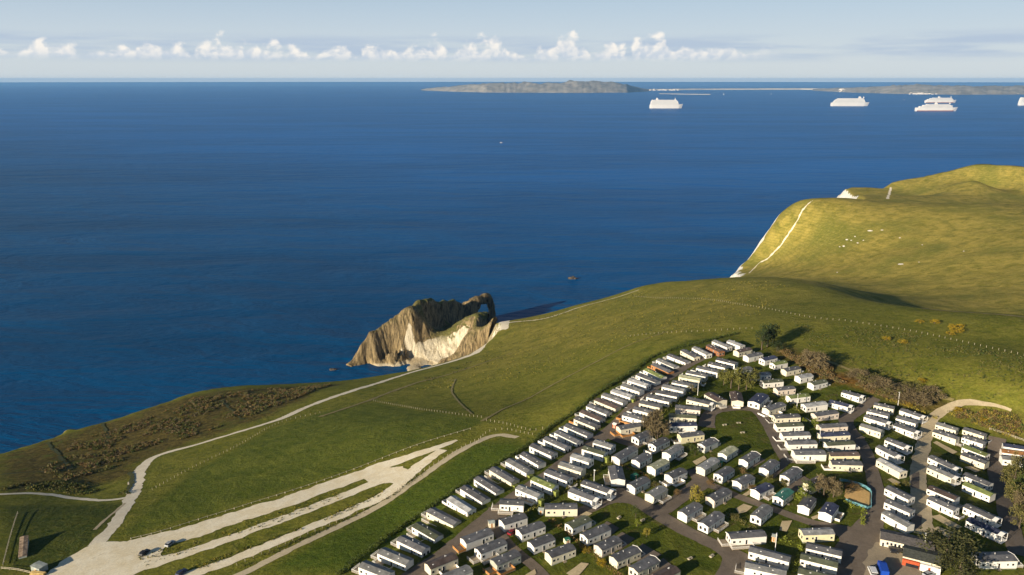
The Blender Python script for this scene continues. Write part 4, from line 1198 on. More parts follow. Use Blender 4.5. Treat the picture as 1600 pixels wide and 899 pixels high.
KINDW = {'cypress': 'spreading_cypress', 'pine': 'pine_tree', 'bare': 'bare_tree', 'olive': 'olive_bush', 'ivy': 'ivy_clad_tree', 'lime': 'bright_bush', 'green': 'green_bush', 'gorse': 'gorse_bush', 'yellow': 'yellow_bush', 'rust': 'rusty_bush'}
tcount = [0]
def tree(kind, px, py, h, w, label, group=None, cat=None):
    x, y, z = G(px, py)
    tcount[0] += 1
    c, t = tree_meshes(kind, tcount[0] % 3)
    e = empty(KINDW[kind], (x, y, z - 0.05), rnd.random() * 6.28)
    o = bpy.data.objects.new("crown", c); col.objects.link(o); o.parent = e; w *= 1.15; h *= 1.1; o.scale = (w, w * (0.9 + 0.2 * rnd.random()), h)
    o = bpy.data.objects.new("trunk", t); col.objects.link(o); o.parent = e; o.scale = (max(w, h) * 0.8, max(w, h) * 0.8, h)
    tag(e, label, cat or ('tree' if kind in ('pine', 'bare', 'ivy', 'cypress') else 'bush'), group)
    return e
g1 = 'dark pines at the top of the park'
tree('pine', 1190, 547, 11, 8, "dark pine on the left of the clump above the park", g1)
tree('pine', 1199, 542, 13, 9, "tallest dark pine in the middle of the clump above the park", g1)
tree('pine', 1207, 535, 10, 8, "dark pine standing farthest back in the clump above the park", g1)
tree('pine', 1214, 549, 5, 6, "low dark pine at the right foot of the clump above the park", g1)
g2 = 'bare trees on the rough bank'
tree('bare', 1264, 575, 9, 11, "leafless brown tree, left one of the pair on the rough bank", g2)
tree('bare', 1280, 580, 9, 10, "leafless brown tree, right one of the pair on the rough bank", g2)
g3 = 'olive trees behind the lodges'
for i, (px, py, h, w, d) in enumerate([(1131,602,8,8,'leftmost'),(1142,607,9,9,'second from left'),(1154,609,10,9,'middle'),(1166,609,9,9,'second from right'),(1174,602,8,8,'rightmost')]):
    tree('ivy', px, py, h, w, f"olive-green ivy-clad tree behind the brown-roofed lodges, {d} of five", g3)
g4 = 'brown bushes beside the second row'
for px, py, h, w, d in [(1013,674,7,7,'leftmost'),(1024,669,8,7,'tallest'),(1027,686,7,8,'nearest'),(1037,681,6,7,'rightmost')]:
    tree('bare', px, py, h, w, f"brown leafless bush below the second caravan row, {d} of the four", g4, 'bush')
tree('olive', 1081, 616, 4.5, 4.5, "small olive bush at the end of the white caravan row by the lane")
g5 = 'thicket trees along the eastern bank'
TH = [(1364,606),(1379,613),(1392,621),(1403,616),(1413,626),(1424,613),(1424,629),(1433,633),(1442,620),(1446,631),(1455,624),(1342,597),(1352,600)]
for i, (px, py) in enumerate(sorted(TH)):
    tree('olive' if i % 3 == 1 else 'bare', px, py, 4.5 + rnd.random() * 2, 9.5 + rnd.random() * 3, f"{'olive' if i % 3 == 1 else 'brown'} thicket tree above the eastern rows, {ordw(i)} from the left", g5, 'tree')
g6 = 'trees along the right edge'
for i, (px, py, k) in enumerate([(1588,742,'olive'),(1582,764,'olive'),(1594,776,'green'),(1586,794,'olive'),(1597,806,'bare'),(1594,758,'green'),(1592,826,'olive')]):
    tree(k, px, py, 8 + rnd.random() * 2, 8, f"leafy {'dark' if k == 'green' else 'brownish'} tree by the right edge road, {ordw(i)} of the clump", g6, 'tree')
g7 = 'spreading pines by the park shop'
tree('cypress', 1478, 874, 10, 17, "large spreading dark cypress between the shop and the caravans", g7)
tree('cypress', 1463, 864, 7, 9, "dark cypress crown against the end of the long cream building", g7)
tree('cypress', 1497, 907, 8, 12, "dark cypress at the bottom edge, in front of the spreading one", g7)
tree('yellow', 1087, 789, 7, 6, "yellowish weeping tree beside the park road bend", None, 'tree')
tree('green', 1262, 776, 6, 6, "dark green shrub behind the green-roofed caravan")
tree('lime', 1252, 786, 5, 5.5, "bright lime-green shrub next to the dark shrub")
tree('bare', 1287, 776, 8, 8, "pale leafless tree next to the sand playground")
tree('bare', 1302, 777, 6, 7, "dark leafless shrub touching the playground fence", None, 'bush')
tree('rust', 1330, 765, 3, 6, "reddish low shrub inside the playground corner")
g8 = 'small round trees on the near green'
tree('green', 993, 811, 4.5, 4.5, "dark round tree on the near green, largest of three", g8, 'tree')
tree('lime', 996, 823, 3.0, 2.8, "small yellow-green tree on the near green, by the goal", g8, 'tree')
tree('yellow', 1010, 839, 3.2, 3.0, "small yellow tree on the near green, nearest of three", g8, 'tree')
tree('green', 1079, 705, 3.5, 4.5, "round green bush left of its neighbour below the cream caravan")
tree('green', 1086, 712, 3.5, 4.5, "round dark bush right of its neighbour below the cream caravan")
tree('lime', 1273, 668, 4.5, 3.2, "tall bright green conifer between the twin caravan stacks")
tree('lime', 1256, 662, 2.6, 2.6, "little bright green conifer left of the tall one")
for i, (px, py, k) in enumerate([(1160,741,'rust'),(1201,751,'olive'),(1176,768,'rust'),(1226,760,'olive'),(1110,758,'rust'),(1024,762,'olive'),(1058,775,'rust'),(1148,814,'olive'),(1400,765,'yellow'),(1414,760,'olive')]):
    tree(k, px, py, 2.4, 3.4, f"low {'reddish' if k == 'rust' else 'yellow' if k == 'yellow' else 'olive'} shrub among the middle caravans, {ordw(i)} in sight", 'low shrubs between caravans')
gg = 'gorse in flower'
for i, (px, py, s) in enumerate([(1418,635,4),(1498,645,5.5),(1536,659,4),(916,862,3.5),(939,884,4),(1488,514,6),(1495,520,7),(1500,512,5),(1484,524,5),(1436,505,5),(1460,506,6),(1385,532,5),(1410,537,5),(1441,598,5)]):
    tree('gorse', px, py, s * 0.45, s, f"yellow flowering gorse bush, {ordw(i)} of those on banks and field", gg)

def hedge(pix, h, w, kind, label, dens=9.0, name="hedge", spots=None):
    pts = smooth_line([G(*p)[:2] for p in pix], 1.0)
    rs = np.random.RandomState(len(pix) * 17 + int(pix[0][0]))
    cen = []
    for p in pts:
        for _ in range(2):
            x, y = p + rs.normal(size=2) * w * 0.22
            hh = h * (0.55 + 0.5 * rs.rand())
            cen.append((x, y, zt(x, y) + hh * (0.25 + 0.5 * rs.rand())))
    cen = np.array(cen)
    v = leaves(rs, cen, np.full(len(cen), 0.42 * h), int(len(pts) * dens * 2), 0.42, 1.0, 0.2)
    me = tri_mesh(name, v, LM[kind])
    o = tag(link(name, me), label, "hedge")
    return o
hedge([(530,900),(577,863),(627,826),(665,800),(720,762),(751,743),(782,724),(827,697),(857,671),(897,646),(932,617),(952,605),(975,591),(1010,565),(1022,558),(1052,547),(1090,538),(1127,528),(1150,523)], 2.2, 2.2, 'green', "long dark boundary hedge between the field and the first caravan row", 18)
hedge([(818,806),(850,786),(887,766),(905,754),(935,736),(962,720)], 1.6, 1.5, 'ivy', "olive hedge behind the near half of the second caravan row")
hedge([(1030,650),(1060,629),(1090,608),(1115,592),(1128,584)], 1.8, 1.8, 'ivy', "olive hedge behind the far half of the second caravan row")
hedge([(1180,598),(1205,612),(1228,627),(1245,641),(1253,648)], 2.0, 2.2, 'ivy', "thick yellow-green hedge running down beside the fanned caravans")
hedge([(858,814),(880,829),(895,842),(908,853),(925,868),(945,884),(968,903)], 1.8, 1.8, 'rust', "brown hedge with yellow gorse beside the nearest caravans")
hedge([(966,725),(985,734),(1003,742),(1012,748)], 1.3, 1.2, 'rust', "low brown hedge behind the dark-roofed lodge")
hedge([(1135,806),(1155,816),(1178,827)], 1.6, 1.8, 'olive', "olive hedge left of the grey-roofed caravan with no deck")
hedge([(1218,845),(1238,852),(1252,856),(1247,875),(1240,897)], 1.8, 1.6, 'lime', "bright hedge bending round the nearest white caravans")
hedge([(1322,788),(1336,795),(1349,799),(1350,807),(1347,822)], 2.0, 1.7, 'lime', "neat clipped green hedge round the playground corner", 14)
hedge([(1385,626),(1410,633),(1432,641),(1462,655)], 1.3, 1.2, 'yellow', "pale low hedge along the top of the eastern rows")

def scrub(name, pix, n, kinds, rmin, rmax, leaf=0.5, per=26, hf=0.6):
    """low wild growth nobody could count"""
    poly = [G(*p)[:2] for p in pix]
    rs = np.random.RandomState(n)
    xs = [p[0] for p in poly]; ys = [p[1] for p in poly]
    pts = []
    while len(pts) < n:
        q = np.stack([rs.uniform(min(xs), max(xs), 4000), rs.uniform(min(ys), max(ys), 4000)], -1)
        m = in_poly(q[:, 0], q[:, 1], poly) & (fbm(q[:, 0], q[:, 1], 16, 3) > -0.12)
        pts += list(q[m])
    pts = np.array(pts[:n])
    per_k = np.array_split(np.arange(n), len(kinds))
    for kind, ids in zip(kinds, per_k):
        cen = []; rad_s = []
        for i in ids:
            x, y = pts[i]
            r = rs.uniform(rmin, rmax)
            cen.append((x, y, zt(x, y) + r * 0.25)); rad_s.append(r)
        cen = np.array(cen); rad_s = np.array(rad_s)
        v = leaves(rs, cen, rad_s, len(ids) * per, leaf, 1.0, 0.3)
        zc = np.repeat(cen[:, 2], 1)
        me = tri_mesh(name, v, LM[kind])
        tag(link(name, me), kind='stuff')
scrub("cliff_scrub", [(60,735),(120,690),(230,655),(310,622),(420,608),(520,602),(470,620),(400,648),(320,676),(250,697),(200,725),(100,752)], 3600, ['rust', 'olive', 'bare', 'green'], 0.5, 1.5, 0.55, 22)
scrub("cliff_scrub", [(4,765),(60,752),(110,757),(200,765),(205,772),(150,776),(90,768),(4,768)], 420, ['green', 'olive'], 0.6, 1.5, 0.5, 24)
scrub("bank_scrub", [(1215,548),(1262,556),(1330,586),(1400,606),(1468,624),(1462,632),(1448,642),(1430,640),(1385,622),(1330,603),(1285,592),(1255,576)], 2800, ['rust', 'olive', 'bare', 'rust'], 0.5, 1.5, 0.5, 20)
scrub("bank_scrub", [(1484,645),(1530,640),(1598,654),(1598,690),(1545,670),(1495,655)], 800, ['rust', 'olive', 'yellow', 'green', 'rust'], 0.5, 1.4, 0.5, 22)
scrub("headland_scrub", [(660,590),(690,580),(735,566),(742,571),(700,588),(668,597)], 70, ['olive', 'green'], 0.5, 1.0, 0.45, 20)
scrub("meadow_tussocks", [(800,505),(900,482),(1000,456),(1130,440),(1240,446),(1180,500),(1060,520),(960,545),(840,585),(700,608),(640,612),(730,575)], 3600, ['olive', 'green', 'yellow'], 0.3, 0.75, 0.42, 9)
scrub("meadow_tussocks", [(1240,505),(1400,515),(1598,558),(1598,640),(1480,618),(1330,575),(1260,540)], 1500, ['olive', 'green'], 0.3, 0.75, 0.42, 9)

scrub("verge_tussocks", [(215,868),(300,848),(430,803),(540,760),(560,768),(440,815),(300,862),(225,885)], 260, ['olive', 'green', 'yellow'], 0.2, 0.5, 0.32, 9)
scrub("verge_tussocks", [(300,885),(440,836),(560,785),(600,765),(596,775),(500,818),(380,862),(310,893)], 260, ['olive', 'green', 'yellow'], 0.2, 0.5, 0.32, 9)
scrub("verge_tussocks", [(370,885),(500,828),(610,776),(660,735),(668,738),(600,786),(490,838),(378,892)], 250, ['green', 'olive'], 0.2, 0.5, 0.32, 9)
# ------------------------------------------------------------------ fences
M_post = simple_mat("weathered_post", (0.36, 0.31, 0.22), 0.9, 0.1, 0.25, 3)
M_rail = simple_mat("pale_rail", (0.46, 0.41, 0.30), 0.9, 0.1, 0.2, 2)
post_me = MB().box(-0.08, 0.08, -0.08, 0.08, -0.2, 1.1).prism([(-0.08, 1.1), (0.08, 1.1), (0, 1.18)], -0.08, 0.08, 'x').me("post")
post_me.materials.append(M_post)
low_me = MB().box(-0.13, 0.13, -0.13, 0.13, -0.2, 0.7).prism([(-0.13, 0.7), (0.13, 0.7), (0, 0.78)], -0.13, 0.13, 'x').me("post")
low_me.materials.append(M_rail)
def fence(pix, gap, label, rail=False, low=False):
    pts = smooth_line([G(*p)[:2] for p in pix], 1.0)
    acc = np.concatenate([[0], np.cumsum(np.linalg.norm(np.diff(pts, axis=0), axis=1))])
    n = max(2, int(acc[-1] / gap))
    e = empty("fence", (pts[0][0], pts[0][1], zt(*pts[0])))
    tag(e, label, "fence")
    last = None
    for i in range(n + 1):
        d = acc[-1] * i / n
        x, y = np.interp(d, acc, pts[:, 0]), np.interp(d, acc, pts[:, 1])
        z = zt(x, y)
        o = bpy.data.objects.new("post", low_me if low else post_me)
        col.objects.link(o); o.parent = e
        o.location = Vector((x, y, z)) - e.location
        o.rotation_euler = (rnd.uniform(-.05, .05), rnd.uniform(-.05, .05), rnd.random())
        if rail and last:
            a, b = Vector(last), Vector((x, y, z))
            for hh in ((0.55,) if low else (0.5, 1.0)):
                m = MB().box(0, (b - a).length, -0.05, 0.05, -0.07, 0.07).me("rail")
                m.materials.append(M_rail)
                r = bpy.data.objects.new("rail", m); col.objects.link(r); r.parent = e
                r.location = a + Vector((0, 0, hh)) - e.location
                r.rotation_euler = (b - a).to_track_quat('X', 'Z').to_euler()
        last = (x, y, z)
fence([(370,884),(490,832),(600,781),(640,752),(700,713),(742,690)], 3.0, "line of wooden posts between the gravel car park and the sandy lane")
fence([(584,627),(620,634),(660,641),(705,647),(752,653)], 3.0, "post fence crossing the meadow below the clifftop path")
fence([(760,658),(790,663),(830,673),(858,668)], 3.0, "short post fence from the gate towards the caravan hedge")
fence([(745,692),(762,676),(790,672),(832,680)], 3.0, "post fence curving round the end of the sandy lane")
fence([(992,464),(1096,468),(1166,478),(1251,494),(1329,503),(1406,515),(1500,534),(1600,556)], 3.5, "long post fence running along the hill behind the park")
fence([(205,843),(250,832),(330,807),(480,760),(600,716),(690,684),(735,671)], 3.5, "low pale rail along the upper edge of the gravel car park", True, True)
fence([(238,766),(300,732),(370,698),(435,662),(500,646)], 3.0, "post fence along the sea side of the meadow")
fence([(985,526),(1080,519),(1175,514)], 3.5, "post fence on the slope above the first caravan row")
fence([(1546,672),(1572,680),(1600,690)], 3.0, "wooden rail fence at the right above the end caravans", True)
fence([(5,884),(15,845),(28,803)], 3.0, "rail fence left of the rusty shed", True)
fence([(2,890),(25,892),(48,897)], 3.0, "rail fence at the bottom left corner", True)

# ------------------------------------------------------------------ vehicles
M_tyre = simple_mat("tyre_rubber", (0.02, 0.02, 0.02), 0.9, 0.1)
M_lamp = simple_mat("lamp_glass", (0.7, 0.68, 0.6), 0.2, 0.5)
def paint(name, c):
    return simple_mat(name, c, 0.3, 0.5, 0.05)
PM = {k: paint("paint_" + k, c) for k, c in (('black', (0.02, 0.02, 0.022)), ('silver', (0.34, 0.36, 0.38)), ('red', (0.22, 0.012, 0.02)), ('blue', (0.015, 0.07, 0.42)), ('white', (0.72, 0.72, 0.70)), ('navy', (0.03, 0.04, 0.10)))}
CM = {}
def car(px, py, heading, colour, label, kind='hatch'):
    x, y, z = G(px, py)
    nm = {'hatch': 'parked_car', 'van': 'parked_van', 'truck': 'lorry'}[kind]
    e = empty(nm, (x, y, z + 0.06), heading)
    Lc, Wc = {'hatch': (4.1, 1.75), 'van': (5.2, 2.0), 'truck': (7.2, 2.4)}[kind]
    h = Lc / 2; w = Wc / 2
    if kind == 'hatch':
        body = [(-h, .35), (h, .35), (h, .75), (h - .2, .9), (h - 1.15, 1.0), (-h + .15, 1.02), (-h, .8)]
        cab = [(h - 1.2, 1.0), (h - 1.9, 1.46), (-h + .6, 1.48), (-h + .12, 1.02)]
        top = [(h - 1.85, 1.45), (h - 1.95, 1.52), (-h + .62, 1.53), (-h + .55, 1.47)]
    elif kind == 'van':
        body = [(-h, .4), (h, .4), (h, 1.0), (h - .8, 1.15), (h - 1.4, 1.3), (-h, 1.3)]
        cab = [(h - .85, 1.2), (h - 1.5, 1.95), (-h + .05, 1.98), (-h + .02, 1.3)]
        top = [(h - 1.45, 1.93), (h - 1.6, 2.1), (-h + .03, 2.12), (-h, 1.95)]
    else:
        body = [(-h, .8), (h, .8), (h, 1.1), (-h, 1.1)]
        cab = [(h - .05, 1.1), (h - .2, 2.4), (h - 1.8, 2.4), (h - 1.8, 1.1)]
        top = [(h - 2.0, 1.15), (h - 2.0, 3.0), (-h + .05, 3.0), (-h + .05, 1.15)]
    def add(name, prof, hw, mat):
        key = (kind, name, mat.name)
        if key not in CM:
            b = MB().prism([(p[0], p[1]) for p in prof], -hw, hw, 'y')
            me = b.me(name)
            bm = bmesh.new(); bm.from_mesh(me)
            bmesh.ops.bevel(bm, geom=bm.edges[:], offset=0.05, segments=2, affect='EDGES')
            bm.to_mesh(me); bm.free()
            me.materials.append(mat)
            CM[key] = me
        o = bpy.data.objects.new(name, CM[key]); col.objects.link(o); o.parent = e
        return o
    add("body", body, w, PM[colour])
    add("cabin_glass" if kind != 'truck' else "cab", cab, w - (0.1 if kind != 'truck' else 0.02), M_glass if kind != 'truck' else PM[colour])
    add("roof" if kind != 'truck' else "cargo_box", top, w - (.14 if kind == 'hatch' else 0.02), PM[colour])
    if kind == 'truck':
        o = add("windscreen", [(h + .01, 1.5), (h - .1, 2.2), (h - .2, 2.2), (h - .1, 1.5)], w - .2, M_glass)
    if 'wheel' not in CM:
        m = MB().cyl((0, -0.11, 0), 0.33, 0.33, 0.22, 14, 0, 'y').cyl((0, -0.125, 0), 0.2, 0.2, 0.25, 10, 1, 'y').me("wheel")
        m.materials.append(M_tyre); m.materials.append(PM['silver'])
        CM['wheel'] = m
        m = MB().box(-.04, .04, -.18, .18, -.08, .08).me("headlight"); m.materials.append(M_lamp); CM['hl'] = m
    for sx in (-1, 1):
        for sy in (-1, 1):
            o = bpy.data.objects.new("wheel", CM['wheel']); col.objects.link(o); o.parent = e
            o.location = (sx * (h - .8), sy * (w - .1), 0.33); o.scale = (1.2, 1, 1.2) if kind == 'truck' else (1, 1, 1)
    for sy in (-1, 1):
        o = bpy.data.objects.new("headlight", CM['hl']); col.objects.link(o); o.parent = e
        o.location = (h, sy * (w - .35), 0.72 if kind != 'truck' else 1.0)
    tag(e, label, {'hatch': 'car', 'van': 'van', 'truck': 'lorry'}[kind])
car(226, 866, rad(70), 'black', "black car parked on the gravel, nearer the gate")
car(266, 852, rad(70), 'silver', "silver car parked on the gravel, right of the black one")
car(284, 897, rad(65), 'navy', "dark blue car at the bottom edge of the gravel")
car(801, 834, rad(50), 'red', "dark red car parked between white caravans")
car(1394, 861, rad(80), 'black', "black car by the cream building, left of two")
car(1404, 863, rad(20), 'black', "black car by the cream building, right of two")
car(1379, 896, rad(75), 'blue', "bright blue lorry in the yard", 'truck')
car(1363, 897, rad(80), 'white', "white van beside the blue lorry", 'van')
car(1451, 900, rad(20), 'silver', "silver car at the foot of the red-fronted shop")

# ------------------------------------------------------------------ sheds and buildings
M_rust = simple_mat("rusty_sheet", (0.30, 0.22, 0.15), 0.9, 0.1, 0.45, 0.9)
M_greysheet = simple_mat("grey_sheet", (0.33, 0.36, 0.33), 0.7, 0.2, 0.2, 0.9)
M_render = simple_mat("cream_render", (0.70, 0.64, 0.48), 0.9, 0.1, 0.1)
M_red = simple_mat("red_boards", (0.42, 0.085, 0.035), 0.8, 0.1, 0.2, 2)
M_greenp = simple_mat("green_paint", (0.03, 0.17, 0.10), 0.7, 0.2, 0.15)
M_bluep = simple_mat("turquoise_paint", (0.13, 0.31, 0.36), 0.6, 0.3, 0.15)
def shed(name, x1, y1, x2, y2, depth, hgt, wallm, roofm, label, cat="shed", pitch=0.4, wins=0, extra=None):
    a = G(x1, y1, hgt); b = G(x2, y2, hgt)
    L = math.hypot(b[0] - a[0], b[1] - a[1]); rz = math.atan2(b[1] - a[1], b[0] - a[0])
    e = empty(name, (a[0], a[1], min(a[2], b[2]) - 0.1), rz)
    def add(nm, me, *ms):
        for m in ms: me.materials.append(m)
        o = bpy.data.objects.new(nm, me); col.objects.link(o); o.parent = e
        return o
    add("wall", MB().prism([(0, 0), (depth, 0), (depth, hgt), (depth / 2, hgt + pitch - .06), (0, hgt)], 0, L, 'x').me("wall"), wallm)
    add("roof", MB().prism([(-.15, hgt - .04), (depth / 2, hgt + pitch), (depth + .15, hgt - .04), (depth + .15, hgt + .07), (depth / 2, hgt + pitch + .12), (-.15, hgt + .07)], -.15, L + .15, 'x').me("roof"), roofm)
    dm = me_door(); o = add("door", dm, M_glass if wins else M_wood, M_white)
    o.location = (L * (0.5 if not wins else 0.06), 0, -0.4)
    for i in range(wins):
        w = add("window", me_window(0.7, 1.0), M_glass, M_white)
        w.location = (L * (0.14 + 0.82 * i / max(wins - 1, 1)), 0, hgt * 0.62)
    if extra: extra(add, L)
    tag(e, label, cat)
    return e
shed("metal_shed", 31.5, 839.5, 27.5, 864, 2.6, 2.7, M_greysheet, M_rust, "long shed with rusty roof standing in the dark field", pitch=0.15)
shed("storage_container", 47.5, 884, 60.5, 887.5, 3.2, 2.5, M_greysheet, M_greysheet, "grey container near the bottom left corner", "container", pitch=0.08)
shed("garden_shed", 957, 662.5, 962, 664, 2.0, 2.0, M_red, M_white, "small red and white hut at the lane junction")
shed("garden_shed", 764, 818, 773, 817, 2.2, 1.9, M_render, M_greysheet, "small stone-coloured hut beside the lane fork")
shed("garden_shed", 841, 797, 849, 798, 2.2, 1.9, M_greysheet, M_greysheet, "small grey hut among bushes left of the cream caravan")
shed("garden_shed", 991, 745, 997, 742, 2.0, 1.7, M_greenp, M_greenp, "little green hut beside the dark-roofed lodge")
shed("garden_shed", 1123, 724, 1129, 721.5, 2.0, 2.0, M_greenp, M_greenp, "green hut at the end of the pale-roofed caravan")
shed("garden_shed", 1206, 838, 1213, 840, 2.2, 2.0, M_wood, M_greysheet, "brown hut under the white mast")
shed("garden_shed", 884, 845, 891, 843, 1.8, 1.7, M_render, M_greenp, "tiny tan hut at the hedge between the nearest caravans")
shed("garden_shed", 1278, 667, 1283, 669, 2.2, 2.0, M_greenp, M_greysheet, "grey-green hut at the left end of the pinkish caravan")
shed("cream_building", 1376, 841, 1460, 860, 7.0, 3.0, M_render, simple_mat("slate_roof", (0.11, 0.10, 0.095), 0.8, 0.2, 0.3), "long low cream building with a row of small windows", "building", 0.9, 12)
def shopfront(add, L):
    add("red_fascia", MB().box(0.0, L * .45, -0.9, -0.02, 0.2, 2.5).me("red_fascia"), M_red)
    w = add("shop_window", MB().box(L * .10, L * .44, -0.98, -0.92, 0.4, 1.5).me("shop_window"), M_glass)
    add("white_wing", MB().box(L * .47, L - .05, -1.3, -0.02, 0.0, 2.6).me("white_wing"), M_white)
    add("brown_door", MB().box(L * .68, L * .74, -1.36, -1.31, 0.1, 2.1).me("brown_door"), M_red)
shed("shop_building", 1411, 868, 1471, 884, 8.5, 3.1, M_render, simple_mat("felt_roof", (0.085, 0.090, 0.075), 0.9, 0.1, 0.3), "shop with dark roof, red front and white wing in the yard", "building", 0.7, 0, shopfront)
# timber stack
tx, ty, tz = G(60, 899)
ts = empty("timber_stack", (tx, ty, tz), rad(-8))
for r_ in range(3):
    for k in range(5 - r_):
        lm = MB().cyl((-2.6, (k + r_ * .5) * 0.5 - 1.0, 0.22 + r_ * 0.42), 0.24, 0.22, 5.2, 8, 0, 'x').me("log")
        lm.materials.append(M_sandlog if 'M_sandlog' in globals() else simple_mat("cut_timber", (0.50, 0.36, 0.15), 0.9, 0.1, 0.2))
        o = bpy.data.objects.new("log", lm); col.objects.link(o); o.parent = ts
tag(ts, "stack of pale logs at the bottom left edge", "log stack")

# ------------------------------------------------------------------ playground, benches, masts
patch("play_area", [(1319,777),(1321,766),(1339,759),(1359,771),(1358,792),(1340,790),(1327,785)], M_playsand)
def panel_fence(name, pix, hgt, mat, label):
    pts = smooth_line([G(*p)[:2] for p in pix], 1.0)
    e = empty(name, (pts[0][0], pts[0][1], zt(*pts[0])))
    acc = np.concatenate([[0], np.cumsum(np.linalg.norm(np.diff(pts, axis=0), axis=1))])
    n = int(acc[-1] / 2.0)
    q = [(np.interp(acc[-1] * i / n, acc, pts[:, 0]), np.interp(acc[-1] * i / n, acc, pts[:, 1])) for i in range(n + 1)]
    for i in range(n):
        a = Vector((*q[i], zt(*q[i]))); b = Vector((*q[i + 1], zt(*q[i + 1])))
        m = MB().box(0.04, (b - a).length - .04, -.03, .03, 0.1, hgt).box(-.06, .06, -.06, .06, 0, hgt + .1).me("panel")
        m.materials.append(mat)
        o = bpy.data.objects.new("panel", m); col.objects.link(o); o.parent = e
        o.location = a - e.location
        o.rotation_euler = (0, 0, math.atan2(b.y - a.y, b.x - a.x))
    tag(e, label, "fence")
panel_fence("panel_fence", [(1312,752),(1326,754),(1341,758),(1352,763),(1361,770),(1361,783),(1360,796),(1345,792),(1330,787),(1321,783)], 1.1, M_bluep, "turquoise panel fence round the sand playground")
tm_ = MB()
for x in (-1.2, 1.2): tm_.box(x - .08, x + .08, -.6, .6, 0, .72)
tm_.box(-1.6, 1.6, -.42, .42, .70, .80).box(-1.6, 1.6, -1.0, -.65, .40, .48).box(-1.6, 1.6, .65, 1.0, .40, .48)
tme = tm_.me("table"); tme.materials.append(M_rail)
for px, py, d in [(1132,665,'left on the keyhole green'),(1154,662,'top on the keyhole green'),(1160,677,'lowest on the keyhole green'),(967,810,'left on the near green'),(1004,814,'top right on the near green'),(1078,874,'lower left on the near green'),(1112,870,'lower right on the near green')]:
    x, y, z = G(px, py)
    tag(link("picnic_table", tme, None, None, (x, y, z), rnd.random(), (0.6, 0.6, 0.8)), f"pale picnic table, {d}", "picnic table", "picnic tables on the greens")
mast_me = MB().cyl((0, 0, 0), 0.13, 0.09, 7, 8).me("pole"); mast_me.materials.append(M_white)
lamp_me = MB().box(-.2, .6, -.16, .16, 6.9, 7.12).me("lamp_head"); lamp_me.materials.append(M_white)
for px, py, d in [(928,760,'behind the second caravan row'),(1090,618,'at the end of the hedge behind the lane'),(1245,637,'beside the fan hedge'),(1403,634,'above the eastern rows'),(1211,862,'by the brown hut'),(1443,862,'in front of the cream building'),(1504,706,'between the eastern caravans'),(1280,692,'between the twin stacks')]:
    x, y, z = G(px, py)
    e = empty("lamp_post", (x, y, z - .05), rnd.random() * 6)
    for nm, mm in (("pole", mast_me), ("lamp_head", lamp_me)):
        o = bpy.data.objects.new(nm, mm); col.objects.link(o); o.parent = e
    tag(e, f"white lamp post {d}", "lamp post", "white lamp posts in the park")
# sheep-white boulders in the sandy lane field
st_me = None
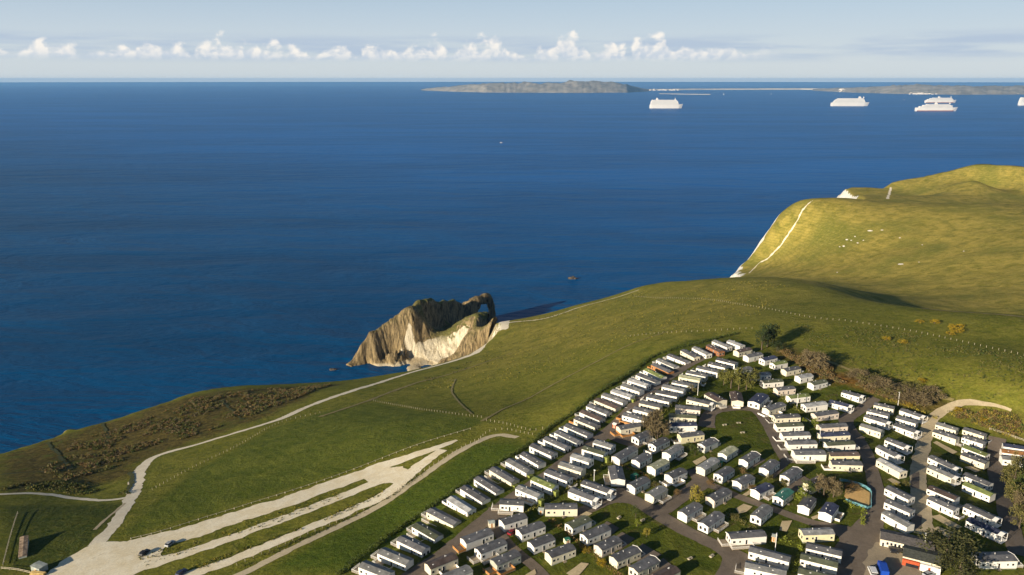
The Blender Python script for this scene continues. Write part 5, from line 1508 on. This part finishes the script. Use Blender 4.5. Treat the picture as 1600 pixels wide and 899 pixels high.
# ------------------------------------------------------------------ cruise ships
M_hull = simple_mat("ship_white", (0.60, 0.59, 0.57), 0.5, 0.3, 0.03, 0.02)
M_boot = simple_mat("ship_bootline", (0.20, 0.05, 0.035), 0.6, 0.2)
M_deckw = simple_mat("ship_windows", (0.25, 0.28, 0.32), 0.3, 0.5)
M_funnel = simple_mat("ship_funnel", (0.62, 0.60, 0.58), 0.5, 0.3)
def ship(px0, px1, py, label, style):
    a = P(px0, py, 0); b = P(px1, py, 0)
    L = math.hypot(b[0] - a[0], b[1] - a[1])
    e = empty("cruise_ship", (a[0], a[1], 0), math.atan2(b[1] - a[1], b[0] - a[0]))
    B = 36.0
    H = L * {'A': 0.112, 'B': 0.088, 'C': 0.082, 'D': 0.082}[style]                                 # hull depth above water
    def part(nm, me, m, par=e):
        me.materials.append(m)
        o = bpy.data.objects.new(nm, me); col.objects.link(o); o.parent = par
        return o
    V, F = [], []
    st = [(0, .72, 1.0), (.04, .9, 1.0), (.2, 1, 1.0), (.7, 1, 1.0), (.86, .8, 1.03), (.95, .42, 1.1), (1.0, .03, 1.18)]
    for (f, wb, hh) in st:
        ff = f - (0.045 if f > .9 else 0)
        for (zz, k, sh) in ((-4, .72, 0), (0, .9, 0), (H * hh, 1.0, .045 if f > .9 else 0)):
            for s in (-1, 1):
                V.append(((ff + sh) * L, s * B / 2 * wb * k, zz))
    for i in range(len(st) - 1):
        b0, b1 = i * 6, (i + 1) * 6
        for z_ in (0, 2):
            F += [(b0 + z_, b1 + z_, b1 + z_ + 2, b0 + z_ + 2), (b0 + z_ + 1, b0 + z_ + 3, b1 + z_ + 3, b1 + z_ + 1)]
        F.append((b0 + 4, b1 + 4, b1 + 5, b0 + 5))
    F += [(0, 2, 3, 1), (2, 4, 5, 3)]
    n6 = (len(st) - 1) * 6
    F += [(n6, n6 + 1, n6 + 3, n6 + 2), (n6 + 2, n6 + 3, n6 + 5, n6 + 4)]
    hull = part("hull", mesh("hull", V, F), M_hull)
    if style in ('C', 'D'):
        part("boot_line", MB().box(L * .02, L * .88, -B / 2 - .4, B / 2 + .4, 0.2, H * .22).me("boot_line"), M_boot, hull)
    tiers = {'A': [(0.02, .86, 1.0, .62), (.03, .84, 1.62, .35), (.05, .80, 1.97, .25)], 'B': [(.05, .88, 1.0, .55), (.09, .86, 1.55, .4), (.14, .83, 1.95, .3)],
             'C': [(.08, .86, 1.0, .4), (.16, .82, 1.4, .35), (.24, .78, 1.75, .22)], 'D': [(.06, .88, 1.0, .4), (.14, .85, 1.4, .35), (.22, .8, 1.75, .2)]}[style]
    for i, (f0, f1, z0, dz) in enumerate(tiers):
        bb = B * (0.96 - .05 * i)
        sup = part("deck_tier", MB().prism([(f0 * L, z0 * H), (f1 * L, z0 * H), ((f1 - .02) * L, (z0 + dz) * H), ((f0 + (.03 if style == 'B' else .008)) * L, (z0 + dz) * H)], -bb / 2, bb / 2, 'y').me("deck_tier"), M_hull)
        rows = 3 if dz > .45 else 2 if dz > .3 else 1
        for r in range(rows):
            zz = (z0 + dz * (r + .55) / rows) * H
            part("balcony_row", MB().box((f0 + .04) * L, (f1 - .04) * L, -bb / 2 - .5, bb / 2 + .5, zz - .7, zz + .7).me("balcony_row"), M_deckw, sup)
    for k in range(7):
        xx = (.22 + .07 * k) * L
        part("lifeboat", MB().prism([(xx, H * 1.02), (xx + L * .04, H * 1.02), (xx + L * .045, H * 1.1), (xx - L * .005, H * 1.1)], -B / 2 - 2.5, -B / 2 - .2, 'y').me("lifeboat"), M_funnel)
    zt_ = (tiers[-1][2] + tiers[-1][3]) * H
    fx_ = {'A': .18, 'B': .70, 'C': .44, 'D': .40}[style]
    part("funnel", MB().prism([(fx_ * L, zt_), ((fx_ + .07) * L, zt_), ((fx_ + .05) * L, zt_ + H * .5), ((fx_ + .01) * L, zt_ + H * .5)], -6, 6, 'y').me("funnel"), M_funnel)
    mx = {'A': .74, 'B': .82, 'C': .78, 'D': .80}[style]
    part("mast", MB().prism([(mx * L, zt_), ((mx + .035) * L, zt_), ((mx + .015) * L, zt_ + H * .5), ((mx + .008) * L, zt_ + H * .5)], -3, 3, 'y').me("mast"), M_hull)
    part("bridge", MB().box(.80 * L, .845 * L, -B / 2 - 3, B / 2 + 3, 1.42 * H, 1.62 * H).me("bridge"), M_hull)
    tag(e, label, "cruise ship", "cruise ships anchored in the bay")
ship(1015, 1067, 169.5, "tall white cruise ship alone in front of the island's right end", 'A')
ship(1298, 1358, 166, "white cruise ship with sloping stern, left of the anchored pair", 'B')
ship(1445, 1494, 161, "smaller farther cruise ship of the overlapping pair", 'D')
ship(1430, 1496, 174, "nearer cruise ship of the overlapping pair with dark waterline", 'C')
ship(1591, 1640, 165, "cruise ship cut off by the right edge of the picture", 'A')
# small craft
def boat(px, py, L, label, sail=False):
    x, y, _ = P(px, py, 0)
    e = empty("sailing_boat" if sail else "motor_boat", (x, y, 0), 0.2)
    m = MB().prism([(-L / 2, -.3), (L * .42, -.3), (L / 2, 1.3), (-L / 2, 1.2)], -L * .15, L * .15, 'y').me("hull"); m.materials.append(M_hull)
    o = bpy.data.objects.new("hull", m); col.objects.link(o); o.parent = e
    if sail:
        s = MB().prism([(-L * .4, 2), (L * .05, 2), (L * .05, L * 1.4)], -.1, .1, 'y').me("sail"); s.materials.append(M_white)
        o = bpy.data.objects.new("sail", s); col.objects.link(o); o.parent = e
        k = MB().cyl((L * .08, 0, 1), .15, .08, L * 1.4, 6).me("mast"); k.materials.append(M_white)
        o = bpy.data.objects.new("mast", k); col.objects.link(o); o.parent = e
    else:
        s = MB().box(-L * .25, L * .15, -L * .11, L * .11, 1.2, 3.0).me("cabin"); s.materials.append(M_white)
        o = bpy.data.objects.new("cabin", s); col.objects.link(o); o.parent = e
        w = MB().box(-L * .1, L * .16, -L * .112, L * .112, 1.9, 2.6).me("cabin_window"); w.materials.append(M_glass)
        o = bpy.data.objects.new("cabin_window", w); col.objects.link(o); o.parent = e
    tag(e, label, "boat", "small boats on the bay")
boat(783, 223.5, 13, "lone white motor boat in the middle of the open sea")
boat(1131, 148.5, 26, "far sailing boat right of the island's breakwater", True)
boat(1205, 148, 22, "far sailing boat left of the sloping-stern ship", True)
boat(1413, 156.5, 30, "distant motor boat left of the pair of ships")
boat(1305, 147.5, 26, "distant motor boat above the sloping-stern ship")

# ------------------------------------------------------------------ far island and shore
def far_mat():
    m, nt, b, pos = new_mat("far_land")
    n1 = nt.noise(nt.mapping(pos, scale=(0.004, 0.004, 0.012)), 1.0, 5, 0.65)
    n2 = nt.noise(nt.mapping(pos, scale=(0.012, 0.012, 0.03)), 1.0, 4, 0.7)
    c = nt.mix(nt.ramp(n1, 0.35, 0.65), (0.20, 0.19, 0.16), (0.33, 0.30, 0.25))  # land tones raised to carry part of the distance haze
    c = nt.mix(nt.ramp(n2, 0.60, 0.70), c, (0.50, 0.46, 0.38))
    nt.inp(b.inputs['Base Color'], c)
    b.inputs['Roughness'].default_value = 1
    return m
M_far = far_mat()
M_shingle = simple_mat("far_shingle", (0.58, 0.53, 0.43), 0.9, 0.1, 0.15, 0.004)
def far_land(name, top, base, depth, mat, label=None):
    """low land from its skyline: [(px, y_top)], waterline [(px, y_base)], running back depth metres"""
    xs = np.arange(top[0][0], top[-1][0] + .1, 2.0)
    yt = np.interp(xs, [t[0] for t in top], [t[1] for t in top]); yb = np.interp(xs, [t[0] for t in base], [t[1] for t in base])
    V = []
    rows = 9
    for i, px in enumerate(xs):
        x, y, _ = P(px, yb[i], 0)
        sl_ = math.hypot(x, y)
        hgt = max(2.0, (yb[i] - yt[i]) / FPX * math.sqrt(sl_ ** 2 + CAM_H ** 2) )
        for r in range(rows):
            f = r / (rows - 1)
            prof = (0, .22, .45, .65, .82, .95, 1.0, .8, -0.05)[r]
            dd = 1 + depth * f / sl_
            nz = float(fbm(np.array([px * 1.0 + 9 * r]), np.array([r * 3.0]), 9, 3)[0]) * 0.22 * hgt if 0 < r < 8 else 0
            # keep the skyline where it is seen although the crest lies farther back
            z = (hgt * dd - CAM_H * (dd - 1)) * prof if prof > .9 else hgt * prof
            V.append((x * dd, y * dd, (max(z + nz, 1) if 0 < r < 8 else -2)))
    F = [(i * rows + r, (i + 1) * rows + r, (i + 1) * rows + r + 1, i * rows + r + 1) for i in range(len(xs) - 1) for r in range(rows - 1)]
    return tag(link(name, mesh(name, V, F, True), mat), kind='structure')
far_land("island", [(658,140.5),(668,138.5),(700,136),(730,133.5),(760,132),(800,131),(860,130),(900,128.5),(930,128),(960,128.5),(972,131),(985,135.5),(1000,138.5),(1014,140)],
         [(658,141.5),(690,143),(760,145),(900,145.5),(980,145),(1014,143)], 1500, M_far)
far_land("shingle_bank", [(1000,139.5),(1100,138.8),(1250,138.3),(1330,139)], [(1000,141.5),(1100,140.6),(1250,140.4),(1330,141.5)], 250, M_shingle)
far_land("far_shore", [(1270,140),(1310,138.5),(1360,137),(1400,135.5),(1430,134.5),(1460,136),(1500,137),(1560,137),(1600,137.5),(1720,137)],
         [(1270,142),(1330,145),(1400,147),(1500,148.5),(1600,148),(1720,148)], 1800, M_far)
far_land("breakwater", [(1030,146.3),(1070,147),(1110,147.3)], [(1030,147),(1070,147.8),(1110,148.2)], 60, M_shingle)
M_town = simple_mat("far_town_walls", (0.66, 0.61, 0.53), 0.9, 0.1, 0.25, 0.01)
tw = MB()
rt = random.Random(5)
def town(n, x0, x1, f, yfun):
    for _ in range(n):
        px = rt.uniform(x0, x1); py = yfun(px)
        k = rt.random() ** 1.5
        x, y, _z = P(px, py, 0)
        d = 1 + k * 700 / math.hypot(x, y)
        w = rt.uniform(14, 48); hh = rt.uniform(10, 26)
        z0 = k * f
        tw.box(x * d - w / 2, x * d + w / 2, y * d - 8, y * d + 8, z0 - 30, z0 + hh)
town(260, 1310, 1610, 75, lambda p: np.interp(p, [1310, 1400, 1500, 1610], [144, 146.8, 148.2, 147.8]))
town(140, 1420, 1610, 18, lambda p: 147.9)
town(70, 690, 830, 95, lambda p: np.interp(p, [690, 760, 830], [142.5, 144.5, 145]))
town(40, 1000, 1060, 15, lambda p: 141.8)
town(30, 850, 900, 40, lambda p: 145)
tag(link("far_town", tw.me("far_town"), M_town), kind='stuff')
HAZE = 1.9e-5
# ------------------------------------------------------------------ sea air: thin even haze out to the horizon
hm_ = bpy.data.materials.new("sea_air")
hm_.use_nodes = True
ht = NT(hm_.node_tree)
hm_.node_tree.nodes.clear()
ho = ht.n('ShaderNodeOutputMaterial')
pv = ht.n('ShaderNodeVolumePrincipled')
pv.inputs['Color'].default_value = (0.26, 0.56, 1.0, 1)
pv.inputs['Density'].default_value = HAZE
pv.inputs['Anisotropy'].default_value = 0.0
ht.link(pv.outputs[0], ho.inputs['Volume'])
HB = 42000.0
hb = MB().box(-HB, HB, -HB + 400, HB + 400, -14, CAM_H + 30).me("haze")
tag(link("haze", hb, hm_), kind='stuff')
